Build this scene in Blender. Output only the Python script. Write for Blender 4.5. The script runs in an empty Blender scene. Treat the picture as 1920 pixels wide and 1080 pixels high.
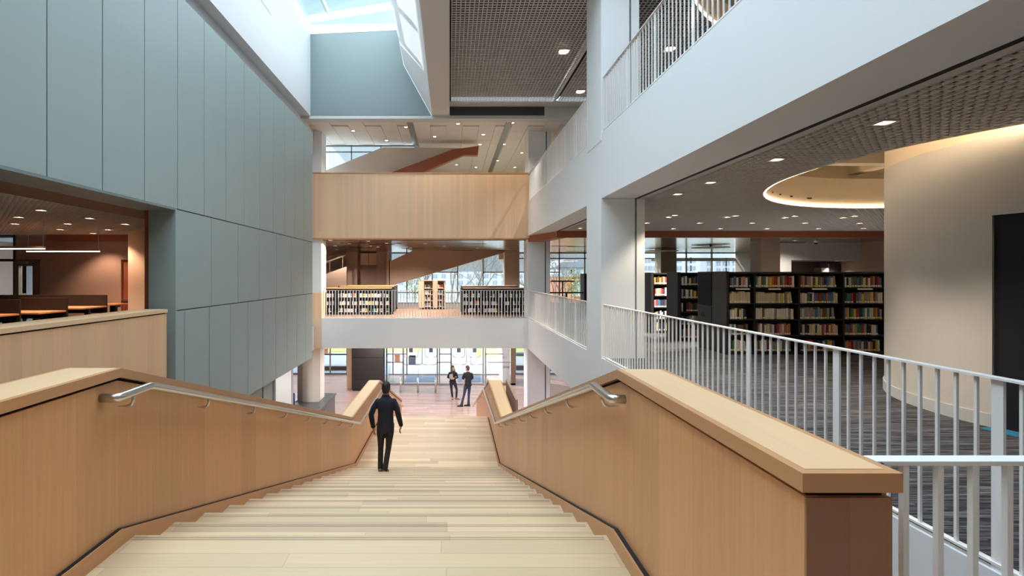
import bpy, math, random
from mathutils import Vector, Matrix
R = random.Random(7)
S = bpy.context.scene
COL = S.collection
VX, VY, F, EYE = 843.0, 517.0, 907.0, 1.63      # measured from the photograph: vanishing point, focal length (px), eye height

def at(px, py, Y):
    """point of the place at depth Y that the photograph shows at (px, py)"""
    return Vector(((px - VX) / F * Y, Y, EYE - (py - VY) / F * Y))

# ------------------------------------------------------------------ materials
def lin(c):
    return tuple((v / 12.92 if v <= .04045 else ((v + .055) / 1.055) ** 2.4) for v in (x / 255.0 for x in c)) + (1.0,)

def mat_base(name):
    m = bpy.data.materials.new(name); m.use_nodes = True
    nt = m.node_tree
    return m, nt, nt.nodes['Principled BSDF']

def paint(name, rgb, rough=.5, metal=0.0, spec=.5, bump=0.0, bscale=200, mottle=0.0):
    m, nt, b = mat_base(name)
    b.inputs['Base Color'].default_value = lin(rgb)
    b.inputs['Roughness'].default_value = rough
    b.inputs['Metallic'].default_value = metal
    b.inputs['Specular IOR Level'].default_value = spec
    if bump or mottle:
        tc = nt.nodes.new('ShaderNodeTexCoord'); n = nt.nodes.new('ShaderNodeTexNoise')
        n.inputs['Scale'].default_value = bscale; n.inputs['Detail'].default_value = 3
        nt.links.new(tc.outputs['Object'], n.inputs['Vector'])
        if bump:
            bp = nt.nodes.new('ShaderNodeBump'); bp.inputs['Strength'].default_value = bump; bp.inputs['Distance'].default_value = .004
            nt.links.new(n.outputs['Fac'], bp.inputs['Height']); nt.links.new(bp.outputs['Normal'], b.inputs['Normal'])
        if mottle:
            mr = nt.nodes.new('ShaderNodeMapRange'); mr.inputs['To Min'].default_value = 1 - mottle; mr.inputs['To Max'].default_value = 1 + mottle
            mx = nt.nodes.new('ShaderNodeMixRGB'); mx.blend_type = 'MULTIPLY'; mx.inputs[0].default_value = 1; mx.inputs[1].default_value = lin(rgb)
            nt.links.new(n.outputs['Fac'], mr.inputs['Value']); nt.links.new(mr.outputs[0], mx.inputs[2]); nt.links.new(mx.outputs[0], b.inputs['Base Color'])
    return m

def emit(name, rgb, strength):
    m, nt, b = mat_base(name)
    b.inputs['Base Color'].default_value = lin(rgb)
    b.inputs['Emission Color'].default_value = lin(rgb)
    b.inputs['Emission Strength'].default_value = strength
    return m

def planks(name, rgb, across='y', width=.2, along='z', length=50, var=.12, hue=.03, grain=.10, rough=.4, seam=.75, seamw=.012, tilt=0.0, grain_scale=1.0, spec=.4):
    """boards of a given width with their own tint and a stretched grain"""
    m, nt, b = mat_base(name); N = nt.nodes; L = nt.links
    tc = N.new('ShaderNodeTexCoord'); sp = N.new('ShaderNodeSeparateXYZ'); L.new(tc.outputs['Object'], sp.inputs[0])
    def mth(op, a, bb=None, cc=None):
        n = N.new('ShaderNodeMath'); n.operation = op
        for i, v in enumerate((a, bb, cc)):
            if v is None: continue
            if isinstance(v, (int, float)): n.inputs[i].default_value = v
            else: L.new(v, n.inputs[i])
        return n.outputs[0]
    A = sp.outputs['XYZ'.index(across.upper())]; G = sp.outputs['XYZ'.index(along.upper())]
    if tilt: A = mth('ADD', A, mth('MULTIPLY', sp.outputs[2], tilt))
    u = mth('DIVIDE', A, width); row = mth('FLOOR', u); fr = mth('FRACT', u)
    wn = N.new('ShaderNodeTexWhiteNoise'); wn.noise_dimensions = '1D'; L.new(row, wn.inputs['W'])
    g = mth('ADD', mth('DIVIDE', G, length), mth('MULTIPLY', wn.outputs['Value'], 7.3))
    col = mth('FLOOR', g); fg = mth('FRACT', g)
    cv = N.new('ShaderNodeCombineXYZ'); L.new(row, cv.inputs[0]); L.new(col, cv.inputs[1])
    w2 = N.new('ShaderNodeTexWhiteNoise'); w2.noise_dimensions = '2D'; L.new(cv.outputs[0], w2.inputs['Vector'])
    # grain: noise stretched along the board, shifted per board
    gv = N.new('ShaderNodeCombineXYZ')
    L.new(mth('MULTIPLY', A, 60 * grain_scale), gv.inputs[0]); L.new(mth('MULTIPLY', G, 1.6 * grain_scale), gv.inputs[1]); L.new(mth('MULTIPLY', w2.outputs['Value'], 37), gv.inputs[2])
    ns = N.new('ShaderNodeTexNoise'); ns.inputs['Scale'].default_value = 1; ns.inputs['Detail'].default_value = 4; ns.inputs['Roughness'].default_value = .6
    L.new(gv.outputs[0], ns.inputs['Vector'])
    val = mth('ADD', mth('MULTIPLY', mth('SUBTRACT', w2.outputs['Value'], .5), 2 * var), 1.0)
    val = mth('ADD', val, mth('MULTIPLY', mth('SUBTRACT', ns.outputs['Fac'], .5), 2 * grain))
    edge = mth('MINIMUM', fr, mth('SUBTRACT', 1.0, fr))
    sm = mth('GREATER_THAN', edge, seamw)
    if length < 20:
        e2 = mth('MINIMUM', fg, mth('SUBTRACT', 1.0, fg)); sm = mth('MULTIPLY', sm, mth('GREATER_THAN', e2, .0016))
    val = mth('MULTIPLY', val, mth('ADD', mth('MULTIPLY', sm, 1 - seam), seam))
    hs = N.new('ShaderNodeHueSaturation'); hs.inputs['Color'].default_value = lin(rgb)
    L.new(val, hs.inputs['Value'])
    L.new(mth('ADD', mth('MULTIPLY', mth('SUBTRACT', wn.outputs['Value'], .5), hue), .5), hs.inputs['Hue'])
    L.new(hs.outputs[0], b.inputs['Base Color'])
    b.inputs['Roughness'].default_value = rough; b.inputs['Specular IOR Level'].default_value = spec
    return m

def glass(name, tint=(235, 242, 245), refl=.08):
    m = bpy.data.materials.new(name); m.use_nodes = True; nt = m.node_tree; nt.nodes.clear()
    o = nt.nodes.new('ShaderNodeOutputMaterial'); t = nt.nodes.new('ShaderNodeBsdfTransparent'); g = nt.nodes.new('ShaderNodeBsdfGlossy')
    t.inputs[0].default_value = lin(tint); g.inputs['Roughness'].default_value = .02
    mx = nt.nodes.new('ShaderNodeMixShader'); mx.inputs[0].default_value = refl
    nt.links.new(t.outputs[0], mx.inputs[1]); nt.links.new(g.outputs[0], mx.inputs[2]); nt.links.new(mx.outputs[0], o.inputs[0])
    return m

def carpet(name):
    m, nt, b = mat_base(name); N = nt.nodes; L = nt.links
    tc = N.new('ShaderNodeTexCoord'); mp = N.new('ShaderNodeMapping'); mp.inputs['Rotation'].default_value = (0, 0, math.radians(32)); mp.inputs['Scale'].default_value = (2.4, 64, 1)
    L.new(tc.outputs['Object'], mp.inputs[0])
    n = N.new('ShaderNodeTexNoise'); n.inputs['Scale'].default_value = 1; n.inputs['Detail'].default_value = 3; L.new(mp.outputs[0], n.inputs['Vector'])
    cr = N.new('ShaderNodeValToRGB'); e = cr.color_ramp.elements
    e[0].position = .30; e[0].color = lin((30, 32, 37)); e[1].position = .68; e[1].color = lin((118, 121, 128))
    x = cr.color_ramp.elements.new(.50); x.color = lin((66, 68, 75))
    L.new(n.outputs['Fac'], cr.inputs[0]); L.new(cr.outputs[0], b.inputs['Base Color']); b.inputs['Roughness'].default_value = .95
    b.inputs['Specular IOR Level'].default_value = .1
    return m

M = {}
M['white'] = paint('white_paint', (228, 235, 240), .55, mottle=.012, bscale=3)
M['warmwhite'] = paint('warm_white_paint', (226, 220, 210), .6)
M['drum'] = paint('textured_drum_plaster', (206, 204, 199), .65, bump=.35, bscale=160)
M['nosing'] = paint('nosing_inlay', (128, 108, 88), .6)
M['lightgrey'] = paint('light_grey_paint', (196, 200, 200), .6)
M['wellwhite'] = paint('light_well_paint', (212, 217, 220), .7)
M['rail'] = paint('white_rail_enamel', (240, 243, 245), .35)
M['clad'] = paint('grey_green_panel', (149, 166, 167), .42, spec=.45, mottle=.03, bscale=1.7)
M['cladgap'] = paint('dark_joint', (52, 62, 64), .7)
M['sheet'] = paint('slate_panel', (118, 134, 136), .55, mottle=.02, bscale=1.1)
M['darkpanel'] = paint('charcoal_panel', (52, 58, 63), .5)
M['beamgrey'] = paint('pale_grey_beam', (200, 201, 200), .6)
M['grid'] = paint('open_cell_metal', (222, 221, 218), .45)
M['plenum'] = paint('plenum_black', (66, 66, 69), .9)
M['gap'] = paint('black_gap', (22, 24, 28), .8)
M['oakx'] = planks('oak_boards_front', (230, 198, 164), 'x', .115, 'z', 50, .055, .012, .06, .4, .9, .012, grain_scale=.8)
M['oakstudy'] = planks('oak_strip_boards', (226, 186, 146), 'y', .14, 'z', 50, .06, .012, .06, .4, .88, .012, grain_scale=.8)
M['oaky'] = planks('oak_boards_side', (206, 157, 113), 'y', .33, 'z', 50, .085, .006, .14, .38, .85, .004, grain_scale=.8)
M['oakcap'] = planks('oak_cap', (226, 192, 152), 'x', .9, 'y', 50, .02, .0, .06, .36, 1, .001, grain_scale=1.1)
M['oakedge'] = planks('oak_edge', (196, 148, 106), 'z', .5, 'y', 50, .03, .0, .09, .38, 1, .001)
M['oakshade'] = planks('oak_boards_shaded', (158, 112, 82), 'x', .17, 'z', 50, .06, .01, .10, .4, .85, .01)  # same oak, darkened so the parapet end carries its shade in the colour
M['tread'] = planks('pale_oak_treads', (208, 184, 152), 'y', .137, 'x', 1.9, .16, .03, .09, .38, .80, .025, tilt=.6, grain_scale=.7)
M['floorwood'] = planks('red_brown_floor', (172, 142, 130), 'y', .11, 'x', 1.2, .16, .02, .06, .24, .8, .02, grain_scale=.6, spec=.7)
M['bridgefloor'] = planks('brown_floor', (150, 118, 98), 'y', .11, 'x', 1.2, .16, .02, .06, .4, .8, .02, grain_scale=.6)
M['redwood'] = planks('red_wood_fascia', (152, 92, 64), 'z', .6, 'x', 50, .04, .0, .08, .4, 1, .001)
M['carpet'] = carpet('striated_grey_carpet')
M['bluecarpet'] = paint('blue_carpet', (40, 120, 165), .95)
M['steel'] = paint('brushed_steel', (205, 203, 200), .28, 1.0)
M['chrome'] = paint('satin_metal_ceiling', (186, 176, 168), .16, 1.0)
M['bronze'] = paint('bronze_frame', (128, 108, 90), .4, .4)
M['alu'] = paint('grey_frame', (150, 152, 154), .4, .5)
M['black'] = paint('black_steel', (34, 36, 40), .45)
M['blackb'] = paint('black_shelving', (26, 27, 30), .5)
M['navy'] = paint('navy_wall', (6, 8, 22), .7)
M['box'] = paint('dark_brown_panel', (46, 42, 39), .5)
M['counter'] = paint('grey_counter', (78, 80, 82), .35)
M['taupe'] = paint('taupe_wall', (176, 152, 136), .6)
M['pinkwall'] = paint('warm_grey_wall', (170, 146, 132), .6)
M['beige'] = paint('beige_wall', (226, 204, 178), .6)
M['tile'] = paint('white_ceiling_panel', (214, 208, 202), .6)
M['rust'] = paint('rust_brown_panel', (150, 84, 58), .5)
M['cream'] = paint('cream_recess', (234, 220, 198), .65)
M['brownsoffit'] = paint('brown_soffit', (104, 84, 68), .6)
M['screen'] = paint('dark_fabric_screen', (40, 30, 28), .9)
M['deskwood'] = planks('desk_oak', (196, 140, 98), 'y', .5, 'x', 50, .02, 0, .08, .4, 1, .001)
M['palewood'] = planks('pale_wood_unit', (200, 172, 148), 'x', .4, 'z', 50, .03, .0, .05, .5, 1, .001)
M['glass'] = glass('clear_glass')
M['facglass'] = glass('tinted_facade_glass', (206, 214, 218), .06)
M['skyglass'] = glass('skylight_glass', (244, 248, 250), .03)
M['led'] = emit('warm_led', (255, 231, 196), 5)
M['lens'] = emit('downlight_lens', (255, 230, 200), 5)
M['tube'] = emit('linear_lamp', (255, 206, 170), 3.2)
M['trim'] = paint('fixture_trim', (205, 200, 194), .5)
M['blueboard'] = emit('monitor_glow', (84, 100, 160), .35)
M['paving'] = paint('pale_paving', (168, 164, 163), .8, mottle=.05, bscale=.6)
M['lawn'] = paint('yellow_green_lawn', (176, 176, 92), .9, mottle=.2, bscale=2)
M['brick'] = planks('brick_wall', (196, 122, 96), 'z', .22, 'x', .5, .12, .02, .05, .8, .85, .05)
M['brownwall'] = paint('brown_low_wall', (108, 76, 66), .8)
M['matblue'] = paint('blue_grey_mat', (84, 100, 122), .8, mottle=.1, bscale=8)
M['bark'] = paint('grey_bark', (150, 138, 126), .9)
M['bldgwhite'] = paint('white_building', (222, 222, 224), .8)
M['bldggrey'] = paint('grey_roof', (150, 152, 160), .8)
M['bldgwin'] = paint('building_window', (168, 172, 180), .3)
M['planter'] = paint('blue_grey_planter', (92, 104, 124), .7)
M['orange'] = paint('orange_box', (214, 132, 92), .7)
M['disc'] = paint('orange_disc', (206, 122, 72), .5)
M['evergreen'] = paint('olive_leaves', (168, 156, 92), .9)

# ------------------------------------------------------------------ mesh builder
class MB:
    def __init__(s): s.v, s.f, s.mi = [], [], []
    def add(s, vs, fs, mi=0):
        o = len(s.v); s.v += [Vector(v) for v in vs]
        for f in fs: s.f.append([o + i for i in f]); s.mi.append(mi)
    def box(s, x0, x1, y0, y1, z0, z1, mi=0):
        if x0 > x1: x0, x1 = x1, x0
        if y0 > y1: y0, y1 = y1, y0
        if z0 > z1: z0, z1 = z1, z0
        s.add([(x0,y0,z0),(x1,y0,z0),(x1,y1,z0),(x0,y1,z0),(x0,y0,z1),(x1,y0,z1),(x1,y1,z1),(x0,y1,z1)],
              [(3,2,1,0),(4,5,6,7),(0,1,5,4),(1,2,6,5),(2,3,7,6),(3,0,4,7)], mi); return s
    def prism(s, poly, axis, a, b, mi=0):
        """extrude a 2-D outline along an axis; outline axes are the other two in xyz order"""
        k = 'xyz'.index(axis); n = len(poly); vs = []
        for t in (a, b):
            for p in poly:
                q = list(p); q.insert(k, t); vs.append(q)
        ar = sum(poly[i][0]*poly[(i+1)%n][1]-poly[(i+1)%n][0]*poly[i][1] for i in range(n))
        flip = (ar > 0) ^ (axis == 'y') ^ (b < a)
        lo = list(range(n)); hi = list(range(n, 2*n))
        fs = [lo[::-1], hi] + [(i, (i+1)%n, n+(i+1)%n, n+i) for i in range(n)]
        if not flip: fs = [f[::-1] for f in fs]
        s.add(vs, fs, mi); return s
    def bent(s, pts, r, rad, n=12, k=4):
        pts = [Vector(p) for p in pts]; out = [pts[0]]
        for a, b, c in zip(pts, pts[1:], pts[2:]):
            q = min(rad, (a-b).length*.45, (c-b).length*.45); p, t = b+(a-b).normalized()*q, b+(c-b).normalized()*q
            for i in range(k+1):
                u = i/k; out.append(p*(1-u)**2 + b*2*u*(1-u) + t*u*u)
        out.append(pts[-1]); return s.tube(out, r, n)
    def sweep(s, stations, mi=0):
        """closed sections with equal counts joined one after the other, capped"""
        n = len(stations[0]); vs = [p for st in stations for p in st]; fs = []
        for k in range(len(stations)-1):
            for i in range(n):
                j = (i+1) % n; fs.append((k*n+i, k*n+j, (k+1)*n+j, (k+1)*n+i))
        fs.append(tuple(range(n))[::-1]); fs.append(tuple((len(stations)-1)*n+i for i in range(n)))
        s.add(vs, fs, mi); return s
    def tube(s, pts, r, n=10, mi=0):
        pts = [Vector(p) for p in pts]; rs = r if isinstance(r, (list, tuple)) else [r]*len(pts)
        st = []; up = None
        for i, p in enumerate(pts):
            d = (pts[min(i+1, len(pts)-1)] - pts[max(i-1, 0)]).normalized()
            if up is None: up = Vector((0,0,1)) if abs(d.z) < .9 else Vector((1,0,0))
            a = d.cross(up).normalized(); bb = a.cross(d).normalized()
            if 0 < i < len(pts)-1:
                d1 = (p-pts[i-1]).normalized(); c = max(.5, d1.dot(d)); sc = 1/c
            else: sc = 1
            st.append([p + (a*math.cos(2*math.pi*k/n) + bb*math.sin(2*math.pi*k/n))*rs[i]*(sc if sc < 1.5 else 1.5) for k in range(n)])
        return s.sweep(st, mi)
    def loft(s, secs, n=14, mi=0):
        """secs: (centre, half width along A, half width along B, A, B)"""
        return s.sweep([[Vector(c) + Vector(A)*a*math.cos(2*math.pi*k/n) + Vector(B)*b*math.sin(2*math.pi*k/n) for k in range(n)] for c, a, b, A, B in secs], mi)
    def arc_wall(s, c, r0, r1, a0, a1, z0, z1, n=48, mi=0):
        st = []
        for k in range(n+1):
            t = a0 + (a1-a0)*k/n; ct, sn = math.cos(t), math.sin(t)
            st.append([(c[0]+r0*ct, c[1]+r0*sn, z0), (c[0]+r1*ct, c[1]+r1*sn, z0), (c[0]+r1*ct, c[1]+r1*sn, z1), (c[0]+r0*ct, c[1]+r0*sn, z1)])
        return s.sweep(st, mi)
    def disc(s, c, r, z0, z1, n=48, mi=0):
        return s.prism([(c[0]+r*math.cos(2*math.pi*k/n), c[1]+r*math.sin(2*math.pi*k/n)) for k in range(n)], 'z', z0, z1, mi)
    def build(s, name, mat, parent=None, smooth=False, bevel=0.0, origin=None):
        if parent is None:
            if origin is None:
                xs = [v.x for v in s.v]; ys = [v.y for v in s.v]; zs = [v.z for v in s.v]
                origin = Vector(((min(xs)+max(xs))/2, (min(ys)+max(ys))/2, min(zs)))
            base = Vector(origin)
        else:
            base = Vector((0,0,0)); p = parent
            while p is not None: base += p.location; p = p.parent
        me = bpy.data.meshes.new(name); me.from_pydata([tuple(v - base) for v in s.v], [], s.f)
        for mm in (mat if isinstance(mat, (list, tuple)) else [mat]): me.materials.append(mm)
        for p, i in zip(me.polygons, s.mi): p.material_index = i; p.use_smooth = smooth
        import bmesh
        bm = bmesh.new(); bm.from_mesh(me); bmesh.ops.recalc_face_normals(bm, faces=bm.faces); bm.to_mesh(me); bm.free()
        o = bpy.data.objects.new(name, me); COL.objects.link(o)
        if parent is None: o.location = base
        else: o.parent = parent
        if bevel:
            b = o.modifiers.new('bevel', 'BEVEL'); b.width = bevel; b.segments = 2; b.limit_method = 'ANGLE'
        return o

def tag(o, label, cat, group=None, kind=None):
    o['label'] = label; o['category'] = cat
    if group: o['group'] = group
    if kind: o['kind'] = kind
    return o
def thing(name, loc, label, cat, group=None):
    o = bpy.data.objects.new(name, None); COL.objects.link(o); o.location = loc; o.empty_display_size = .1
    return tag(o, label, cat, group)
def struct(o):
    o['kind'] = 'structure'; return o
def sbox(name, mat, *b, **k):
    return struct(MB().box(*b).build(name, mat, **k))
def dup(o, loc=None, parent=None):
    c = o.copy(); COL.objects.link(c)
    if loc is not None: c.location = loc
    if parent is not None: c.parent = parent
    return c
def dup_tree(o, loc, label=None, group=None):
    c = dup(o, loc)
    if label: c['label'] = label
    if group: c['group'] = group
    for ch in list(o.children):
        d = dup(ch, None, c)
        for g in list(ch.children): dup(g, None, d)
    return c
ORD = ['first', 'second', 'third', 'fourth', 'fifth', 'sixth', 'seventh', 'eighth', 'ninth', 'tenth', 'eleventh', 'twelfth', 'thirteenth', 'fourteenth', 'fifteenth', 'sixteenth', 'seventeenth', 'eighteenth', 'nineteenth', 'twentieth', 'twenty-first', 'twenty-second', 'twenty-third', 'twenty-fourth', 'twenty-fifth', 'twenty-sixth', 'twenty-seventh', 'twenty-eighth']
# ================================================================== THE SHELL
GZ = -4.25                      # ground floor
FX = 3.0                        # face of the white gallery fronts
LX = -4.75                      # face of the grey-green cladding
BY = 18.6                       # face of the bridge
FACY = 28.8                     # back facade
# ---- ground floor, slabs and second floor
sbox('floor', M['floorwood'], -14, 15, -4, FACY-.2, GZ-.3, GZ)
sbox('floor', M['carpet'], FX+.3, 17, -4, FACY-.2, -.3, 0)
sbox('floor', M['carpet'], FX+.055, FX+.31, -4, BY+.05, -.002, .004)
sbox('floor', M['bridgefloor'], -4.9, FX+.055, BY+.075, BY+.36, -.002, .004)
sbox('floor', M['carpet'], FX+.055, FX+.68, -4, BY-.15, 4.448, 4.456)
sbox('floor', M['bridgefloor'], -14, FX+.3, BY+.35, FACY-.2, -.3, 0)
sbox('floor', M['carpet'], -14, -5.2, -4, 13.5, -.3, 0)
sbox('ceiling', M['white'], FX+.3, 17, -4, FACY-.2, -1.16, -.32)
sbox('ceiling', M['white'], -14, FX+.3, BY+.35, FACY-.2, -1.16, -.32)
sbox('ceiling', M['white'], -14, -5.2, -4, BY+.3, -1.21, -.32)
# ---- white gallery fronts
sbox('wall_right', M['white'], FX, FX+.3, -4, BY+.02, -1.16, .0)
sbox('wall_right', M['white'], FX, FX+.67, -4, BY-.02, 3.16, 4.45)
sbox('wall_back', M['white'], -4.92, FX-.005, BY, BY+.35, -1.16, .0)
# ---- columns (three bays of 9 m)
def column(x0, x1, y0, y1, z0, z1, mat='lightgrey', gap=True):
    c = sbox('column', M[mat], x0, x1, y0, y1, z0, z1)
    if gap:
        g = MB().box(x1, x1+.045, y0+.10, y1-.1, z0, z1).build('reveal', M['gap'], c)
        MB().box(x1+.045, x1+.2, y0+.02, y1, z0, z1).build('casing', M[mat], c)
    return c
column(FX-.01, FX+.66, 9.55, 10.55, -1.1, 3.155, 'white')
column(FX-.01, FX+.55, 9.55, 10.55, 4.3, 7.6, 'white')
column(FX-.012, FX+.66, BY-.03, BY+.85, GZ, 3.155, 'white')
column(FX+.03, FX+.70, BY, BY+.85, 4.45, 7.4, 'white')
column(FX, FX+.72, 9.55, 10.55, GZ, -1.1, 'white', gap=False)
column(11.97, 12.71, 18.6, 19.25, 0, 3.0, 'taupe', False)
column(12.1, 13.0, 27.7, 28.5, 0, 3.0, 'beige', False)
column(3.15, 4.0, 27.7, 28.5, 0, 3.0, 'beige', False)
column(-5.9, -5.25, 27.5, 28.3, 0, 3.0, 'taupe', False)
column(-4.15, -3.42, 27.5, 28.3, 0, 3.0, 'taupe', False)
column(-5.45, -4.93, BY, BY+.7, .98, 3.07, 'white', False)
column(-5.45, -4.93, BY+.02, BY+.7, 3.07, 7.5, 'white', False)
sbox('trim', M['oakx'], -5.42, -4.93, BY+.005, BY+.6, 0, .98)
sbox('column', M['beige'], -5.42, -4.925, BY+.005, BY+.6, -1.16, 0)

# ---- grey-green clad wall: three rows of panels on a dark body
wl = struct(MB().box(LX-.45, LX-.03, 8.43, 16.72, -1.2, 6.57).build('wall_left', M['cladgap']))
MB().box(LX-.45, LX-.03, -4, 8.5, 2.80, 6.57).build('backing', M['cladgap'], wl)
def panel(y0, y1, z0, z1):
    g = .009
    MB().box(LX-.03, LX, y0+g, y1-g, z0+g, z1-g).build('cladding_panel', M['clad'], wl, bevel=.004)
seams = [8.45 + .914*k for k in range(-13, 10) if 8.45+.914*k < 16.5] + [16.75]
for a, b in zip(seams, seams[1:]):
    panel(max(a, -4), b, 2.79, 6.58)
s2 = [8.41, 9.64, 10.86, 12.07, 13.28, 14.5, 15.72, 16.75]
for a, b in zip(s2, s2[1:]): panel(a, b, 1.02, 2.79)
s3 = [8.41, 8.67] + [9.57+.914*k for k in range(8)] + [16.75]
for a, b in zip(s3, s3[1:]): panel(a, b, -1.21, 1.02)
MB().box(LX-.47, LX-.001, 8.39, 8.43, -1.21, 2.79).build('return_panel', M['clad'], wl)
MB().box(LX-.45, LX-.001, 16.72, 16.75, -1.21, 6.58).build('return_panel', M['clad'], wl)
MB().box(LX-.62, LX-.002, -4, 8.41, 2.765, 2.80).build('soffit_panel', M['sheet'], wl)
# white upper wall of the light well, ledge below it
sbox('wall_left', M['wellwhite'], -5.15, -4.9, -5, 17.2, 7.26, 10.46)
sbox('wall_left', M['white'], -5.5, -5.24, -5, 18.6, 6.3, 7.3)
sbox('ceiling', M['white'], -5.5, -5.15, -5, 18.6, 7.3, 7.5)
o = struct(MB().box(-4.9, -4.893, 11.6, 13.3, 8.78, 8.86).build('trim', M['lightgrey']))
# end panel of the light well (slate) and its white head
pY = 17.03
sl = struct(MB().prism([(-4.9, 7.26), (-.64, 7.26), (-1.62, 9.04), (-1.86, 10.27), (-4.9, 10.13)], 'y', pY, pY+.12).build('wall_back', M['sheet']))
struct(MB().prism([(-4.9, 10.13), (-1.86, 10.27), (-1.9, 10.5), (-4.9, 10.46)], 'y', pY-.01, pY+.12).build('trim', M['white']))
# leaning white side of the light well
struct(MB().prism([(-.62, 7.26), (-1.6, 9.04), (-1.84, 10.30), (-1.84, 11.2), (-1.6, 11.2), (-1.5, 9.04), (-.5, 7.27)], 'y', 9.2, pY+.02).build('wall_right', M['wellwhite']))
struct(MB().box(-.615, 0, 9.2, pY, 7.262, 7.9).build('beam', M['beamgrey']))
struct(MB().box(0, .05, 9.2, 16.6, 7.62, 7.9).build('trim', M['gap']))
# heads behind the light well
sbox('beam', M['darkpanel'], .0, 3.36, pY, pY+.25, 7.27, 7.61)
sbox('beam', M['lightgrey'], 3.42, 15, pY, pY+.25, 7.27, 7.61)
sbox('beam', M['beamgrey'], 3.34, 3.44, pY-.03, pY+.25, 7.15, 7.61)
sbox('beam', M['lightgrey'], -5.5, 15, pY, pY+.4, 7.16, 7.27)
sbox('trim', M['beamgrey'], 0, 15, 16.58, pY, 7.58, 7.63)

# ---- open-cell (egg-crate) ceilings
def cut(a0, a1, fixed, c, r, swap):
    """interval a0..a1 of a blade minus the disc (c, r)"""
    if c is None: return [(a0, a1)]
    d = fixed - (c[1] if not swap else c[0])
    if abs(d) >= r: return [(a0, a1)]
    h = math.sqrt(r*r - d*d); m = c[0] if not swap else c[1]
    return [(a, b) for a, b in ((a0, min(a1, m-h)), (max(a0, m+h), a1)) if b-a > .02]
def eggcrate(x0, x1, y0, y1, z, c=None, r=0, cell=.1, h=.022, t=.015, plen=.42, mat='grid', skip=()):
    mb = MB()
    n = int(round((y1-y0)/cell))
    for k in range(n+1):
        y = y0 + k*cell
        for a, b in cut(x0, x1, y, c, r, False): mb.box(a, b, y-t/2, y+t/2, z, z+h)
    n = int(round((x1-x0)/cell))
    for k in range(n+1):
        x = x0 + k*cell
        for a, b in cut(y0, y1, x, c, r, True): mb.box(x-t/2, x+t/2, a, b, z, z+h)
    o = struct(mb.build('ceiling', M[mat]))
    # plenum deck above, with the same hole
    pb = MB(); st = .25; k = y0
    while k < y1 - 1e-6:
        for a, b in cut(x0, x1, k+st/2, c, r+.08, False): pb.box(a, b, k, min(y1, k+st), z+.17, z+.2)
        k += st
    pb.build('plenum_deck', M['plenum'], o)
    return o
RC, RR = (9.3, 6.9), 4.05       # round recess, second floor
UC, UR = (9.3, 7.5), 5.0        # round recess, third floor
eggcrate(3.87, 15.5, 0.2, 16.5, 3.16, RC, RR)
eggcrate(.05, 3.55, 9.2, 16.6, 7.61)
eggcrate(3.72, 13.5, 2.6, 16.6, 7.61, UC, UR)
struct(MB().box(3.67, 3.76, -4, 16.5, 3.163, 3.4).build('trim', M['gap']))
struct(MB().box(3.75, 3.87, -4, 16.5, 3.16, 3.3).build('trim', M['beamgrey']))
struct(MB().box(3.55, 3.62, 9.2, 16.6, 7.60, 7.7).build('trim', M['beamgrey']))
struct(MB().box(3.62, 3.72, 9.2, 16.6, 7.70, 7.8).build('trim', M['gap']))
# slabs over the two library floors
sbox('ceiling', M['cream'], FX+.67, 17, -4, 16.5, 4.27, 4.45)
sbox('ceiling', M['cream'], 3.67, 17, -5, pY+.4, 8.75, 8.9)
sbox('ceiling', M['cream'], -.6, 3.67, 9.1, pY+.4, 8.75, 8.9)
# made-up glazed roof out of view above the stair head, lets in extra light
rf = MB()
for yy in [9.0-1.6*k for k in range(6)]: rf.box(-1.7, 3.7, yy-.07, yy+.07, 10.98, 11.15)
for xx in (-.1, 1.8, 3.7): rf.box(xx-.05, xx+.05, .6, 9.1, 10.98, 11.15)
w8 = struct(rf.build('added_roof_window', M['white']))
MB().box(-1.75, 3.7, .6, 9.1, 11.06, 11.08).build('pane', M['skyglass'], w8)
sbox('ceiling', M['white'], -1.75, 3.7, -5, .6, 11.0, 11.15)  # unseen opaque roof piece, added to keep skylight off camera-facing ends
sbox('wall_left', M['wellwhite'], -5.15, -4.97, -5, 9, 10.46, 11.2)
sbox('wall_right', M['wellwhite'], 3.7, 3.85, -5, 9.2, 8.9, 11.2)
sbox('wall_back', M['wellwhite'], -1.5, 3.85, 9.1, 9.2, 7.9, 11.2)
def recess(c, r, z0, z1, name):
    zt = z1; z1 = z0 + .66
    w = struct(MB().arc_wall(c, r, r+.06, 0, 2*math.pi, z0, z1, 96).build('wall_recess', M['cream'], smooth=False))
    t = tag(MB().arc_wall(c, r-.035, r-.005, 0, 2*math.pi, z0+.01, z0+.05, 96).build('led_strip', M['led']), name, 'light strip')
    return w
recess(RC, RR, 3.16, 4.27, 'thin warm LED line around the rim of the round recess above the bookcases')
recess(UC, UR, 7.61, 8.75, 'thin warm LED line around a round recess above the upper gallery railing')
# pale ribs inside the lower recess
rb = MB()
for yy in (6.6, 8.2, 9.7, 11.4): rb.box(5, 15, yy-.12, yy+.12, 3.86, 4.27)
for xx in (7.2, 9.4, 11.6): rb.box(xx-.12, xx+.12, 3, 13, 3.98, 4.27)
struct(rb.build('beam', M['cream']))
def pipe(pts, r, label):
    return tag(MB().tube(pts, r, 10).build('ceiling_pipe', M['cream'], smooth=True), label, 'pipe')
pipe([(7.3,9.0,3.95),(8.1,8.7,3.95),(8.6,8.2,3.93),(8.9,7.9,3.90),(9.6,7.8,3.90)], .07, 'curved cream duct pipe inside the round ceiling recess')
pipe([(7.4,8.1,3.72),(8.3,8.3,3.80),(9.6,8.5,3.92)], .035, 'thin straight cream pipe slanting below the recess ribs')
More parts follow.
